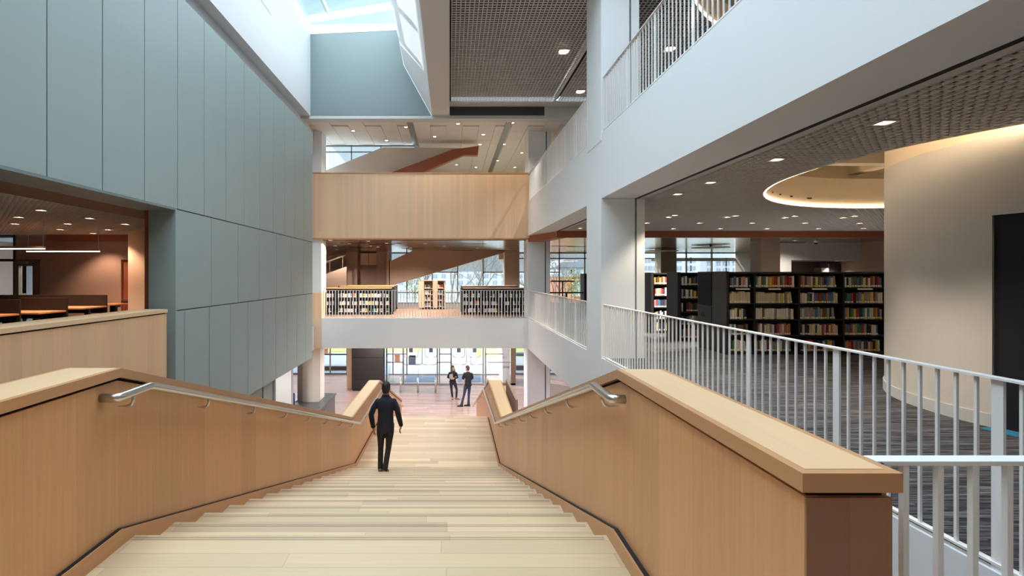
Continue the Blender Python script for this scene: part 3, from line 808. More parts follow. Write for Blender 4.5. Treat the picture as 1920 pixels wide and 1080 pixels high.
# panelled ceiling behind the oak balustrade
P3 = [(355,153),(625,230),(782,122),(1015,200),(1205,95),(1410,183),(1383,263),(1645,88),(1578,262),(1525,394),(1350,448),(1665,448),(1193,428),(1722,331)]
P3 = [(580+a/4.321, 210+b/4.321) for a, b in P3]
P3.sort()
for i, (px, py) in enumerate(P3):
    x, y = ceil_at(px, py, 7.195); downlight(x, y, 7.195, f"round downlight in the white panelled upper ceiling, {ORD[i]} from the clerestory window side", 'downlights in the white panelled ceiling', s=.06, power=0 if (x < .5 and 19 < y < 20.4) else 13)
# metal ceiling over the bridge floor
P4 = [(620,451),(655,457),(628,461),(631,468),(690,452),(725,456),(695,461),(709,463),(762,463),(770,465),(833,462),(797,457),(895,465),(950,465)]
for i, (px, py) in enumerate(sorted(P4)):
    x, y = ceil_at(px, py, 2.995); downlight(x, y, 2.995, f"small downlight in the shiny metal ceiling over the low bookcases, {ORD[i]} from the white column", 'downlights in the metal ceiling', s=.05, power=30, spread=2.6, col=(1, .88, .76))
for i, (px, py, lab) in enumerate([(1491, 451, 'downlight in the ceiling in front of the pale back wall'), ]):
    x, y = ceil_at(px, py, 2.995); downlight(x, y, 2.995, lab, 'downlights in the metal ceiling', s=.05, power=30, spread=2.6, col=(1, .88, .76))
for px, lab in ((1569, 'downlight inside the wall niche above the stack end'), (1625, 'downlight inside the wall niche above the red books')):
    Y = 20.6; downlight((px-VX)/F*Y, Y, 2.262, lab, 'downlights in the wall niche', s=.06, power=15)
# ================================================================== BRIDGE FLOOR
def low_case(label, edges, y, d, h, rows, top='deskwood'):
    o = bookcase(label, edges[0]-.04, edges, y, d, h, rows, base=.08, top=top, group='low bookcases on the bridge')
    return o
LR = [.10, .40, .72]
E1 = [-5.2, -4.75, -3.8, -2.42]
low_case('low black bookcase with wood top on the bridge, beside the white column and oak trim', E1, 20.25, .6, 1.12, LR)
low_case('low black bookcase on the bridge, in the row behind the one beside the oak trim', [-5.0, -3.8, -2.5], 21.9, .6, 1.16, LR)
low_case('low black bookcase on the bridge, in the last row before the stair mass', [-5.0, -3.8, -2.6], 23.6, .6, 1.16, LR)
E2 = [.55, 1.36, 2.3, 3.3]
low_case('low black bookcase with wood top on the bridge, beside the square column', E2, 20.25, .6, 1.12, LR, 'palewood')
low_case('low black bookcase on the bridge, in the row behind the one beside the square column', [.55, 1.8, 3.1], 21.9, .6, 1.17, LR, 'palewood')
for E in (E1, E2):
    for a, b in zip(E, E[1:]):
        for z in LR: fill_stuff(a+.03, b-.04, 20.28, z, .175, .16, .035, .085, white=.5)
# octagonal wooden display unit
o = thing('display_shelf', (-.87, 23.8, 0), 'pale wooden display shelf unit standing alone in the middle of the bridge', 'display shelf')
p = lambda x: at(x, 0, 23.5).x
MB().box(p(785), p(795), 23.5, 24.1, .07, 1.40).build('side_panel', M['palewood'], o)
MB().box(p(811.5), p(820.5), 23.48, 24.1, .07, 1.40).build('side_panel', M['palewood'], o)
MB().box(p(832.5), p(834.5), 23.55, 24.1, .07, 1.40).build('side_panel', M['palewood'], o)
MB().box(p(785), p(834.5), 23.9, 23.93, .07, 1.38).build('back_panel', M['taupe'], o)
MB().box(p(785), p(834.5), 23.5, 24.1, 1.38, 1.41).build('top_panel', M['palewood'], o)
MB().box(p(788), p(832), 23.6, 24.05, 0, .07).build('plinth', M['blackb'], o)
for z in (.12, .42, .72, 1.02):
    MB().box(p(795), p(811.5), 23.5, 23.9, z-.02, z).build('shelf', M['palewood'], o); MB().box(p(820.5), p(832.5), 23.5, 23.9, z-.02, z).build('shelf', M['palewood'], o)
    fill_stuff(p(796), p(811), 23.6, z, .2, .2, .03, .08); fill_stuff(p(821), p(832), 23.6, z, .2, .2, .03, .08)
so = stuff.build('books', [M['book_'+c] for c in BK] + [M['spine_label']])
tag(so, 'all the smaller books and cases on the bridge shelves, rear stacks and niche', 'books', kind='stuff')

# ---- stair mass rising to the third floor, in front of the back windows
Yd = 26.3
P = lambda x, y, Y=Yd: (at(x, y, Y).x, at(x, y, Y).z)
struct(MB().prism([P(731,536), P(946,473), P(946,468), P(778,468), P(731,490)], 'y', Yd, Yd+1.3).build('wall_stair', M['taupe']))
sbox('wall_back', M['taupe'], -3.42, -3.3, Yd, Yd+1.3, 0, 3.0)
sbox('wall_back', M['pinkwall'], -9, -3.42, 27.9, 28.1, 0, 2.02)
wsx = MB()
for a, b in ((676, 692), (692, 707)): wsx.box(at(a+.6,0,28.0).x, at(b-.6,0,28.0).x, 27.88, 27.95, at(0,496.5,28).z, at(0,475,28).z)
struct(wsx.build('window_2', M['beige']))
sbox('wall_back', M['pinkwall'], -9, -3.42, 28.2, 28.4, 2.0, 3.0)
struct(MB().prism([P(600,518), P(652,500), P(652,560), P(600,560)], 'y', 26.0, 26.15).build('wall_stair', M['taupe']))
o = thing('stair_guard', (P(626,490)[0], 26.05, P(626,515)[1]), 'sloping stair guard with brown rails at the back of the bridge, beside the taupe column', 'railing')
MB().prism([P(604,494), P(652,476), P(652,479), P(604,497)], 'y', 26.02, 26.08).build('handrail', M['bronze'], o)
MB().prism([P(604,488), P(645,472), P(645,473.5), P(604,489.8)], 'y', 26.0, 26.1).build('top_rail', M['bronze'], o)
for x in (604, 620, 644): MB().prism([P(x,516-(x-604)*.36), P(x+1,516-(x-604)*.36), P(x+1,494-(x-604)*.37), P(x,494-(x-604)*.37)], 'y', 26.03, 26.07).build('post', M['bronze'], o)

# ---- third floor stair behind the balustrade
Yu = 20.2
Q = lambda x, y, Y=Yu: (at(x, y, Y).x, at(x, y, Y).z)
struct(MB().prism([Q(590,328), Q(605,322), Q(718,276), Q(890,278), Q(770,335), Q(770,389), Q(590,389)], 'y', Yu, Yu+.2).build('wall_stair', M['tile']))
o = tag(MB().prism([Q(722,331), Q(848,284), Q(897,277), Q(895,294), Q(869,293.5), Q(782,331), Q(760,389), Q(700,389)], 'y', Yu-.3, Yu-.02).build('stair_flight', M['rust']), 'rust brown underside of an upper stair behind the oak balustrade', 'stair flight')
# clerestory window at the third floor
cy = 20.6
wf = MB()
for x in (603, 659, 714): wf.box(at(x-1,0,cy).x, at(x+1,0,cy).x, cy, cy+.06, 5.4, 7.2)
wf.box(-6, -1.5, cy, cy+.06, at(0,285,cy).z-.03, at(0,285,cy).z+.03); wf.box(-6, -1.5, cy, cy+.08, 7.12, 7.2)
w = struct(wf.build('window_3', M['alu']))
MB().box(-6, -1.5, cy+.02, cy+.03, 5.4, 7.15).build('pane', M['glass'], w)
sbox('wall_back', M['tile'], -1.5, -1.3, cy, 29, 4.45, 7.2)
# ---- back facade, second floor: curtain wall
fm = MB()
for k in range(-8, 12):
    x = .48 + 1.515*k
    fm.box(x-.03, x+.03, FACY, FACY+.12, 0, 3.05)
for z, a, b in ((.0, -14, 17), (.63, -14, 17), (2.98, -14, 17), (2.66, 4, 17), (1.84, -1.02, .48), (1.84, 2.0, 6.5)):
    fm.box(a, b, FACY, FACY+.1, z-.03, z+.03)
w4 = struct(fm.build('window_4', M['bronze']))
MB().box(-14, 17, FACY+.05, FACY+.06, 0, 3.0).build('pane', M['facglass'], w4)
sbox('wall_back', M['beige'], 2.9, 4.1, FACY-.28, FACY-.02, 2.6, 3.0)
sbox('trim', M['beige'], 12, 17, FACY-.06, FACY, 2.5, 2.62)

# ================================================================== STUDY ROOM BESIDE THE CLADDING
struct(MB().box(-6.15, LX-.6, -4, 13.4, 2.77, 2.85).build('ceiling', M['brownsoffit']))
g = eggcrate(-14, -6.15, .6, 13.4, 2.77, mat='grid')
sbox('wall_back', M['pinkwall'], -11.62, -5.2, 13.5, 13.7, 0, 2.77) if False else None
bk = struct(MB().box(at(75,0,13.5).x, at(227,0,13.5).x, 13.5, 13.7, 0, 2.77).build('wall_back', M['pinkwall']))
MB().box(at(240,0,13.5).x, -5.2, 13.5, 13.7, 0, 2.77).build('pier', M['pinkwall'], bk)
MB().box(at(28,0,13.5).x, at(75,0,13.5).x, 13.5, 13.7, 2.08, 2.77).build('lintel', M['pinkwall'], bk); MB().box(at(227,0,13.5).x, at(240,0,13.5).x, 13.5, 13.7, 2.08, 2.77).build('lintel', M['pinkwall'], bk)
sbox('trim', M['redwood'], at(85,0,13.4).x, at(240,0,13.4).x, 13.42, 13.5, 2.60, 2.77)
sbox('column', M['beige'], at(240,0,12.3).x, at(271,0,12.3).x, 12.3, 13.5, 0, 2.77)
sbox('trim', M['redwood'], -5.32, -5.215, 8.44, 8.6, 0, 2.77)
# glazed partition and doors
d = struct(MB().box(at(28,0,13.5).x, at(36,0,13.5).x, 13.48, 13.6, 0, 2.08).build('door_1', M['bronze']))
a, b = at(36,0,13.5).x, at(62,0,13.5).x
MB().box(b, at(75,0,13.5).x, 13.48, 13.6, 0, 2.08).build('stile', M['bronze'], d)
MB().box(a, b, 13.48, 13.6, 1.9, 2.08).build('head_rail', M['bronze'], d)
MB().box(a, b, 13.53, 13.54, 0, 1.9).build('pane', M['glass'], d)
MB().box(at(33,0,13.4).x, at(49,0,13.4).x, 13.4, 13.48, 1.97, 2.03).build('door_closer', M['alu'], d)
MB().tube([(b-.06, 13.44, .85), (b-.06, 13.44, 1.1)], .015, 8).build('door_handle', M['steel'], d)
pf = MB()
for x in (-13.9, at(27,0,13.5).x): pf.box(x-.04, x+.04, 13.5, 13.6, 0, 2.77)
pf.box(-13.9, at(28,0,13.5).x, 13.5, 13.6, 2.03, 2.10); pf.box(-13.9, at(28,0,13.5).x, 13.5, 13.6, 2.72, 2.77)
w5 = struct(pf.build('window_5', M['black']))
MB().box(-13.9, at(27,0,13.5).x, 13.54, 13.55, 0, 2.75).build('pane', M['glass'], w5)
d2 = struct(MB().box(at(227,0,13.5).x, at(240,0,13.5).x, 13.56, 13.62, 0, 2.08).build('door_2', M['rust']))
MB().box(at(228,0,13.5).x, at(238,0,13.5).x, 13.48, 13.55, .92, .96).build('push_bar', M['steel'], d2)
# room beyond the partition: white cabinet wall
sbox('wall_back', M['white'], -14, -8, 16.0, 16.2, 0, 2.7)
o = thing('wall_cabinet', (at(5,0,15.9).x, 15.8, 1.2), 'white cupboard with two small notices seen through the glass partition', 'cabinet')
MB().box(-14, at(10,0,15.8).x, 15.6, 16.0, 1.05, 2.03).build('body', M['white'], o)
for x in (1.5, 5.5): MB().box(at(x-1.6,0,15.6).x, at(x+1.6,0,15.6).x, 15.59, 15.6, 1.3, 1.38).build('notice', M['lightgrey'], o)
MB().box(-14, at(10,0,15.8).x, 15.3, 16.0, 0, .95).build('base_unit', M['box'], o)
sbox('ceiling', M['white'], -14, -5.3, 13.7, 16.2, 2.7, 2.77)
# pendants
def pendant(label, x0, x1, y, z, cables):
    o = thing('pendant_lamp', ((x0+x1)/2, y, z), label, 'pendant lamp', 'linear pendants over the desks')
    MB().box(x0, x1, y-.03, y+.03, z, z+.045).build('housing', M['taupe'], o)
    MB().box(x0+.01, x1-.01, y-.025, y+.025, z-.018, z).build('diffuser', M['tube'], o)
    for c in cables: MB().tube([(c, y, z+.045), (c, y, 2.77)], .006, 6).build('cable', M['trim'], o)
pendant('slim linear pendant lamp whose end cable hangs above the study room door', -11.2, -8.37, 10.0, 2.195, (-10.9, -8.4))
pendant('slim linear pendant lamp over the desk closest to the warm-lit column', -10.14, -8.39, 11.6, 2.22, (-10.1, -8.42))
# desks
def desk(label, x0, x1, y0, y1, sx0, sx1, legs=True):
    o = thing('desk', ((x0+x1)/2, (y0+y1)/2, 0), label, 'desk', 'desks in the study room')
    MB().box(x0, x1, y0, y1, .845, .88).build('desk_top', M['deskwood'], o, bevel=.004)
    if sx0 is not None: MB().box(sx0, sx1, y1-.03, y1, .70, 1.155).build('privacy_screen', M['screen'], o, bevel=.004)
    for x in (x0+.2, x1-.2):
        MB().box(x-.05, x+.05, (y0+y1)/2-.04, (y0+y1)/2+.04, .03, .845).build('leg', M['black'], o)
        MB().box(x-.04, x+.04, y0+.05, y1-.05, 0, .03).build('foot', M['black'], o)
    MB().box(x0+.3, x1-.3, y1-.25, y1-.1, .78, .845).build('cable_tray', M['black'], o)
    MB().tube([(x0+.5, y1-.2, .8), (x0+.52, y1-.25, .6), (x0+.7, y1-.2, .5), (x0+.75, y1-.2, .75)], .009, 6).build('cable', M['black'], o)
X = lambda px, Y: at(px, 0, Y).x
desk('desk with the longest dark privacy screen, back row of the study room', X(20,12), X(199,12), 12.05-.8, 12.05, X(-60,12), X(199,12))
desk('desk with dark screen in the middle row of the study room, under the pendants', X(36,10.5), X(124,10.5), 10.5-.7, 10.53, X(37,10.5), X(126,10.5))
desk('desk with dark screen partly cut off by the picture edge, study room', X(-60,9.6), X(36,9.6), 9.6-.6, 9.63, X(-60,9.6), X(37,9.6))
desk('small desk without a screen beside the warm-lit column', X(196,13), X(228,13), 12.75, 13.3, None, None)
# study room downlights
G4 = 'downlights in the study room ceiling'
pts = [(77,394),(35,407),(168,409),(28,419.5),(127,419.5),(234.7,420),(113,430),(203,430.5),(174.5,437)]
for i, (px, py) in enumerate(sorted(pts)):
    x, y = ceil_at(px, py, 2.765)
    if y > 13.2: y = 13.0
    downlight(x, y, 2.765, f"recessed downlight in the study room ceiling, {ORD[i]} counting toward the warm-lit column", G4, power=15, col=(1, .64, .44))
# ================================================================== GROUND FLOOR
lw = struct(MB().box(-5.2, -4.86, 3, 13.45, GZ, -1.21).build('wall_left', M['clad']))
MB().box(-4.86, -4.85, 12.55, 12.6, GZ, -1.21).build('joint', M['cladgap'], lw)
MB().box(-4.87, -4.84, 13.3, 13.46, GZ, -1.21).build('edge_trim', M['sheet'], lw)
sbox('wall_left', M['lightgrey'], -6.4, at(546,0,17.3).x, 17.3, 17.5, GZ, -1.21)
# chamfered white column rising out of the grey counter
cx0, cx1 = at(553,0,18.7).x, at(597,0,18.7).x
struct(MB().prism([(cx0, 19.6), (cx0, 19.0), (cx0+.3, 18.7), (cx1-.22, 18.7), (cx1, 18.95), (cx1, 19.6)], 'z', GZ, -1.16).build('column', M['warmwhite']))
o = thing('service_counter', (-5.6, 18.6, GZ), 'dark grey counter wrapped around the white column at the foot of the cladding', 'counter')
def ring(g, z0, z1):
    m = MB(); a, b, c, d = cx0-.01, cx1+.01, 18.69, 19.61
    m.box(-7+g, -4.70-g, 17.51+g, c, z0, z1); m.box(-7+g, -4.70-g, d, 20.1-g, z0, z1); m.box(-7+g, a, c, d, z0, z1); m.box(b, -4.70-g, c, d, z0, z1)
    return m
ring(0, GZ+.95, GZ+1.0).build('counter_top', M['counter'], o); ring(.05, GZ+.08, GZ+.95).build('body', M['counter'], o); ring(.1, GZ, GZ+.08).build('plinth', M['gap'], o)
dr = MB().box(-4.755, -4.735, 17.6, 18.7, GZ+.12, GZ+.93).build('door', M['counter'], o)
MB().tube([(-4.73, 17.75, GZ+.78), (-4.69, 17.78, GZ+.80), (-4.69, 18.3, GZ+.80), (-4.73, 18.33, GZ+.78)], .012, 8).build('handle', M['steel'], dr)
o = thing('monitor', (at(540,0,17.7).x, 17.7, GZ+1.0), 'flat screen glowing blue on the grey counter under the cladding', 'monitor')
a, b = at(527,0,17.6), at(552,0,17.9)
zt0, zb0 = at(0,753,17.6).z+.24, at(0,753,17.6).z-.22
MB().sweep([[(a.x,a.y,zb0),(a.x,a.y+.04,zb0),(a.x,a.y+.04,zt0),(a.x,a.y,zt0)], [(b.x,b.y,zb0),(b.x,b.y+.04,zb0),(b.x,b.y+.04,zt0),(b.x,b.y,zt0)]]).build('casing', M['black'], o)
MB().sweep([[(a.x+.02,a.y-.003,zb0+.02),(a.x+.02,a.y+.01,zb0+.02),(a.x+.02,a.y+.01,zt0-.02),(a.x+.02,a.y-.003,zt0-.02)], [(b.x-.02,b.y-.028,zb0+.02),(b.x-.02,b.y-.01,zb0+.02),(b.x-.02,b.y-.01,zt0-.02),(b.x-.02,b.y-.028,zt0-.02)]]).build('screen', M['blueboard'], o)
MB().box((a.x+b.x)/2-.03, (a.x+b.x)/2+.03, 17.76, 17.82, GZ+1.0, zb0+.05).build('stand', M['black'], o)
MB().box((a.x+b.x)/2-.12, (a.x+b.x)/2+.12, 17.7, 17.92, GZ+1.0, GZ+1.015).build('foot', M['black'], o)
# dark panelled box by the entrance
o = thing('entrance_kiosk', (-4.2, 24.9, GZ), 'big dark brown panelled box standing on the red-brown floor beside the glass entrance', 'kiosk')
x0, x1 = at(659.5,0,24.7).x, at(718.5,0,24.7).x
zs = [GZ+.06, at(0,711,24.7).z, at(0,670.5,24.7).z, -1.17]
MB().box(x0+.03, x1-.03, 24.75, 25.6, GZ, -1.17).build('carcass', M['gap'], o)
for z0, z1 in zip(zs, zs[1:]): MB().box(x0, x1, 24.7, 24.76, z0+.008, z1-.008).build('front_panel', M['box'], o)
sbox('wall_back', M['oakx'], at(650.5,0,25.2).x, at(659.5,0,25.2).x, 25.2, 28.5, GZ, -1.16)
# slim gate posts
gp = None
for i, (px, lab) in enumerate([(751, 'slim steel gate post by the walking man, next to the stair end'), (783.6, 'slim steel gate post in front of the blue-grey mat, second from the dark box'), (816.7, 'slim steel gate post just beside the standing woman'), (913, 'slim steel gate post behind the end of the oak parapet')]):
    x = at(px, 0, 24.3).x
    if gp is None:
        o = thing('gate_post', (x, 24.3, GZ), lab, 'gate post', 'slim gate posts across the entrance')
        MB().tube([(x, 24.3, GZ+.02), (x, 24.3, GZ+.72)], .05, 14).build('post', M['steel'], o, smooth=True)
        MB().disc((x, 24.3), .09, GZ, GZ+.02, 20).build('base', M['steel'], o)
        MB().loft([((x,24.3,GZ+.72), .05, .05, (1,0,0), (0,1,0)), ((x,24.3,GZ+.75), .04, .04, (1,0,0), (0,1,0)), ((x,24.3,GZ+.765), .012, .012, (1,0,0), (0,1,0))]).build('cap', M['white'], o, smooth=True)
        MB().box(x-.006, x+.006, 24.33, 24.9, GZ+.12, GZ+1.15).build('glass_wing', M['glass'], o)
        gp = o
    else: dup_tree(gp, (x, 24.3, GZ), lab)
# vestibule: glass lobby inside the facade
VYF = 26.05
vx = lambda px: at(px, 0, VYF).x
vz = lambda py: at(0, py, VYF).z
vf = MB()
for px, w in ((725, 1.2), (756, 1.6), (820, 1.4), (824, 1.2), (846, 1.6), (906, 1.4), (910.5, 1.4)):
    vf.box(vx(px-w), vx(px+w), VYF, VYF+.08, GZ, -1.16)
for a, b, py in ((725, 762, 664), (725, 756, 679.5), (824, 846, 664), (820, 846, 679.5), (910, 944, 664), (914, 960, 679.5)):
    vf.box(vx(a), vx(b), VYF, VYF+.06, vz(py)-.025, vz(py)+.025)
vf.box(vx(722), vx(908), VYF-.02, VYF+.1, GZ, GZ+.09)
w6 = struct(vf.build('window_6', M['alu']))
MB().box(vx(722), vx(756), VYF+.03, VYF+.04, GZ+.1, -1.2).build('pane', M['glass'], w6)
MB().box(vx(820), vx(846), VYF+.03, VYF+.04, GZ+.1, -1.2).build('pane', M['glass'], w6)
for pa in ((vx(722), VYF, vx(726), 28.4),):
    MB().box(pa[0], pa[0]+.02, pa[1], pa[3], GZ, -1.2).build('pane', M['glass'], w6)
MB().box(vx(958), vx(966.5), VYF-.05, VYF+.2, GZ, -1.16).build('bronze_post', M['bronze'], w6)
MB().box(vx(944), vx(958), VYF+.4, VYF+2.2, GZ, -1.16).build('side_casing', M['lightgrey'], w6)
MB().box(vx(941), vx(966), VYF-.05, VYF+.2, GZ, GZ+.1).build('bronze_sill', M['bronze'], w6)
# outer doors with rounded pull frames
def rrect_tube(x0, x1, z0, z1, y, r, rad_=.13):
    pts = [(x0, y, z1), (x0, y, z0+rad_)]
    for k in range(1, 6):
        t = math.pi + k*math.pi/10*.999; pts.append((x0+rad_+rad_*math.cos(t), y, z0+rad_+rad_*math.sin(t)))
    for k in range(0, 6):
        t = 1.5*math.pi + k*math.pi/10; pts.append((x1-rad_+rad_*math.cos(t), y, z0+rad_+rad_*math.sin(t)))
    pts.append((x1, y, z1))
    return MB().tube(pts, r, 6)
for i, (x0, x1, xo0, xo1) in enumerate(((757, 784, 757, 791), (797, 819, 791.5, 819), (849, 871.5, 847, 874.5), (879, 901, 882, 906))):
    d = struct(MB().box(vx(x0 if i % 2 == 0 else xo0), vx(xo1 if i % 2 == 0 else x1), VYF+.05, VYF+.06, GZ+.1, -1.2).build(f'door_{3+i}', M['glass']))
    rrect_tube(vx(x0), vx(x1), vz(670), -1.3, VYF+.0, .018).build('pull_frame', M['alu'], d, smooth=True)
    rrect_tube(vx(xo0), vx(xo1), vz(684), -1.3, VYF+.02, .018).build('pull_frame', M['alu'], d, smooth=True)
    c = (x0+x1)/2
    MB().box(vx(c-3.6), vx(c+3.6), VYF+.03, VYF+.045, vz(661), -1.3).build('push_plate', M['planter'], d)
for i, (x0, x1, lab) in enumerate(((760, 817, 'blue-grey entrance mat beside the slim gate posts'), (858, 908, 'blue-grey entrance mat behind the two people talking'))):
    a, b = at(x0, 0, 27.4).x, at(x1, 0, 27.4).x
    m_ = MB().box(a, b, 26.7, 28.45, GZ, GZ+.012)
    tag(m_.build('entrance_mat', M['matblue']), lab, 'mat')
# ground-floor facade windows
gf = MB()
for px in (602, 619.5, 651, 737, 763, 820, 846, 906, 944, 966, 983, 1030): gf.box(at(px-1,0,FACY).x, at(px+1,0,FACY).x, FACY-.1, FACY+.02, GZ, -1.16)
for x0, x1, py in ((-14, -6, 664), (-7.8, -6.1, 664.5), (3.8, 6, 664)): gf.box(x0, x1, FACY-.08, FACY, at(0,py,FACY).z-.03, at(0,py,FACY).z+.03)
gf.box(-14, -6.05, FACY-.1, FACY, GZ, GZ+.12); gf.box(3.8, 15, FACY-.1, FACY, GZ, GZ+.12); gf.box(-3.6, 3.4, FACY-.1, FACY, GZ, GZ+.05)
w7 = struct(gf.build('window_7', M['alu']))
MB().box(-14, -6, FACY-.04, FACY-.03, GZ, -1.16).build('pane', M['facglass'], w7)
MB().box(3.7, 15, FACY-.04, FACY-.03, GZ, -1.16).build('pane', M['facglass'], w7)
o = tag(MB().box(2.9, 3.6, 17.6, 18.5, GZ, GZ+.45).build('floor_bench', M['counter'], bevel=.02), 'low grey bench beside the foot of the white column past the stair parapet', 'bench') if False else None

# ================================================================== OUTSIDE
EZ = GZ - .03
sbox('ground', M['paving'], -120, 160, FACY+.02, 200, EZ-.3, EZ)
sbox('ground', M['bldggrey'], -40, 40, FACY+.03, 31.7, EZ, EZ+.006)
sbox('ground', M['lawn'], -14, -2.2, 37.5, 60, EZ, EZ+.02); sbox('ground', M['lawn'], 1.9, 40, 35.5, 60, EZ, EZ+.02)
def low_wall(label, px0, px1, Y, py):
    a, b = at(px0,0,Y).x, at(px1,0,Y).x; zt = at(0,py,Y).z
    o = thing('low_wall', ((a+b)/2, Y, EZ), label, 'low wall', 'brown garden walls')
    MB().box(a, b, Y, Y+.5, EZ, zt-.06).build('wall_face', M['brownwall'], o); MB().box(a-.02, b+.02, Y-.03, Y+.53, zt-.06, zt).build('coping', M['bldggrey'], o)
low_wall('low brown garden wall outside the window beside the white column and dark box', 560, 652, 30.2, 686)
low_wall('low brown garden wall just outside, past the bronze entrance post', 968, 1080, 30.2, 685)
low_wall('brown garden wall further out, above the pale path past the bronze post', 968, 1080, 35.6, 661)
o = thing('planter', (at(772,0,32.5).x, 32.5, EZ), 'square blue-grey planter outside the glass doors', 'planter')
a, b = at(766,0,32.2).x, at(778.5,0,32.2).x
MB().box(a, b, 32.2, 32.9, EZ, at(0,669.5,32.2).z).build('tub', M['planter'], o); MB().box(a-.03, b+.03, 32.17, 32.93, at(0,671,32.2).z, at(0,669.5,32.2).z).build('rim', M['bldggrey'], o)
def crate(label, px0, px1, py0, py1):
    Y = (EYE-EZ)*F/(py1-VY); a, b = at(px0,0,Y).x, at(px1,0,Y).x; zt = at(0,py0,Y).z
    o = thing('garden_seat', ((a+b)/2, Y, EZ), label, 'seat', 'orange garden seats')
    MB().box(a, b, Y, Y+.5, EZ, zt-.08).build('base', M['orange'], o); MB().box(a-.02, b+.02, Y-.02, Y+.52, zt-.08, zt).build('seat_top', M['brick'], o)
crate('orange block seat outside the entrance, next to the blue-grey planter', 740, 749, 665, 678.5)
crate('orange block seat outside the window beside the white column', 598, 612, 654, 663.5)
# trees
def tree(label, px, Y, h, spread, seed, r0=.2, depth=6):
    rr = random.Random(seed); x = (px-VX)/F*Y
    o = thing('bare_tree', (x, Y, EZ), label, 'tree', 'bare trees outside the windows')
    tr = MB(); br = MB()
    def grow(mb, p, d, L, r, lv):
        q = p + d*L; m_ = (p+q)/2 + Vector((rr.uniform(-1,1), rr.uniform(-1,1), rr.uniform(-.3,.3)))*L*.06
        mb.tube([p, m_, q], [r, r*.85, r*.68], 5 if lv else 9)
        if lv >= depth: return
        for k in range(3 if lv < 5 else 2):
            ax = Vector((rr.uniform(-1,1), rr.uniform(-1,1), rr.uniform(-.25,.6)))
            nd = (d*1.1 + ax*spread).normalized()
            grow(br, q if k else p + d*L*rr.uniform(.55,.95), nd, L*rr.uniform(.62,.82), r*.52, lv+1)
    grow(tr, Vector((x, Y, EZ)), Vector((.03,0,1)), h*.30, r0, 0)
    tr.build('trunk', M['bark'], o, smooth=True); br.build('branches', M['bark'], o)
    o['label'] = label
    return o
tree('large bare tree with wide spreading branches outside the middle bridge windows', 885, 42, 11, .85, 3, .22, 7)
tree('thin bare tree outside, behind the wooden display unit', 845, 56, 12, .8, 5, .2)
tree('bare tree outside the window below the stair mass', 792, 60, 11, .8, 11, .2)
tree('bare tree outside beside the square column at the bridge end', 1037, 38, 9, .8, 21, .2)
tree('bare tree outside the narrow window by the warm-lit column', 984, 50, 14, .8, 31, .2)
def bush(label, px, py, Y, r, mat='evergreen'):
    c = at(px, py, Y); rr = random.Random(int(px)); o = thing('shrub', (c.x, Y, EZ), label, 'shrub')
    st = MB(); st.tube([(c.x, Y, EZ), (c.x, Y, c.z)], .06, 6).build('stem', M['bark'], o)
    lf = MB()
    for i in range(700):
        d = Vector((rr.gauss(0,1), rr.gauss(0,1), rr.gauss(0,1))).normalized()*r*rr.uniform(.3,1); q = c + Vector((d.x, d.y, d.z*1.5)); s_ = rr.uniform(.06,.13)
        u = Vector((rr.gauss(0,1), rr.gauss(0,1), rr.gauss(0,1))).normalized(); v = u.cross(Vector((.3,.2,.9))).normalized()
        lf.add([q-u*s_, q+v*s_*.5, q+u*s_, q-v*s_*.5], [(0,1,2,3)])
    lf.build('foliage', M[mat], o)
bush('olive shrub outside, beside the brick building near the black stand', 1072, 532, 46, 1.1)
bush('olive shrub outside behind the display unit and stair mass', 778, 535, 48, 1.2)
# buildings
def building(label, px0, px1, Y, py_top, mat, wins, ww=1.3, wh=1.5, depth=14, roof=None, z0=None):
    a, b = (px0-VX)/F*Y, (px1-VX)/F*Y; zt = EYE-(py_top-VY)/F*Y
    o = thing('building', ((a+b)/2, Y+depth/2, EZ), label, 'building', 'buildings beyond the windows')
    MB().box(a, b, Y, Y+depth, EZ, zt).build('wall', M[mat], o)
    MB().box(a-.15, b+.15, Y-.15, Y+depth+.15, zt, zt+.35).build('cornice', M['bldggrey'], o)
    for px, py in wins:
        c = at(px, py, Y)
        f = MB().box(c.x-ww/2-.1, c.x+ww/2+.1, Y-.06, Y, c.z-wh/2-.1, c.z+wh/2+.1).build('window', M['bldgwhite'], o)
        MB().box(c.x-ww/2, c.x-.06, Y-.09, Y-.06, c.z-wh/2, c.z+wh/2).build('pane', M['bldgwin'], f)
        MB().box(c.x+.06, c.x+ww/2, Y-.09, Y-.06, c.z-wh/2, c.z+wh/2).build('pane', M['bldgwin'], f)
    return o
building('white building with double windows beyond the library windows, next to the beige column', 1195, 1312, 95, 300, 'bldgwhite', [(x, y) for x in (1213, 1224, 1273, 1291, 1299) for y in (488, 503, 518, 532)], 1.0, .9)
building('pale blue-grey building with small square windows beyond the library windows', 1306, 1420, 110, 330, 'bldgwhite', [(x, y) for x in (1329, 1347, 1358.5, 1364, 1377) for y in (487.5, 495, 506, 517)], .9, .8)
building('low brick building outside the window by the wide column', 1076, 1120, 52, 519.5, 'brick', [(1085, 540)], 1.2, 1.6)
o = building('grey-roofed house seen between the black stand and far mullions', 1045, 1094, 75, 505, 'bldgwhite', [(1063, 510), (1079, 510), (1063, 530), (1079, 530)], 1.6, 1.2)
Y = 75; a, b = (1040-VX)/F*Y, (1094-VX)/F*Y; z0 = EYE-(505-VY)/F*Y
MB().prism([(a, z0+.3), (b, z0+.3), (b-1.6, z0+1.6), (a+1.6, z0+1.6)], 'y', Y-.3, Y+8).build('roof', M['bldggrey'], o)
building('long pale building far behind the bare trees', 740, 990, 130, 509, 'bldgwhite', [(x, y) for x in range(752, 985, 16) for y in (518, 530)], 1.2, 1.2)
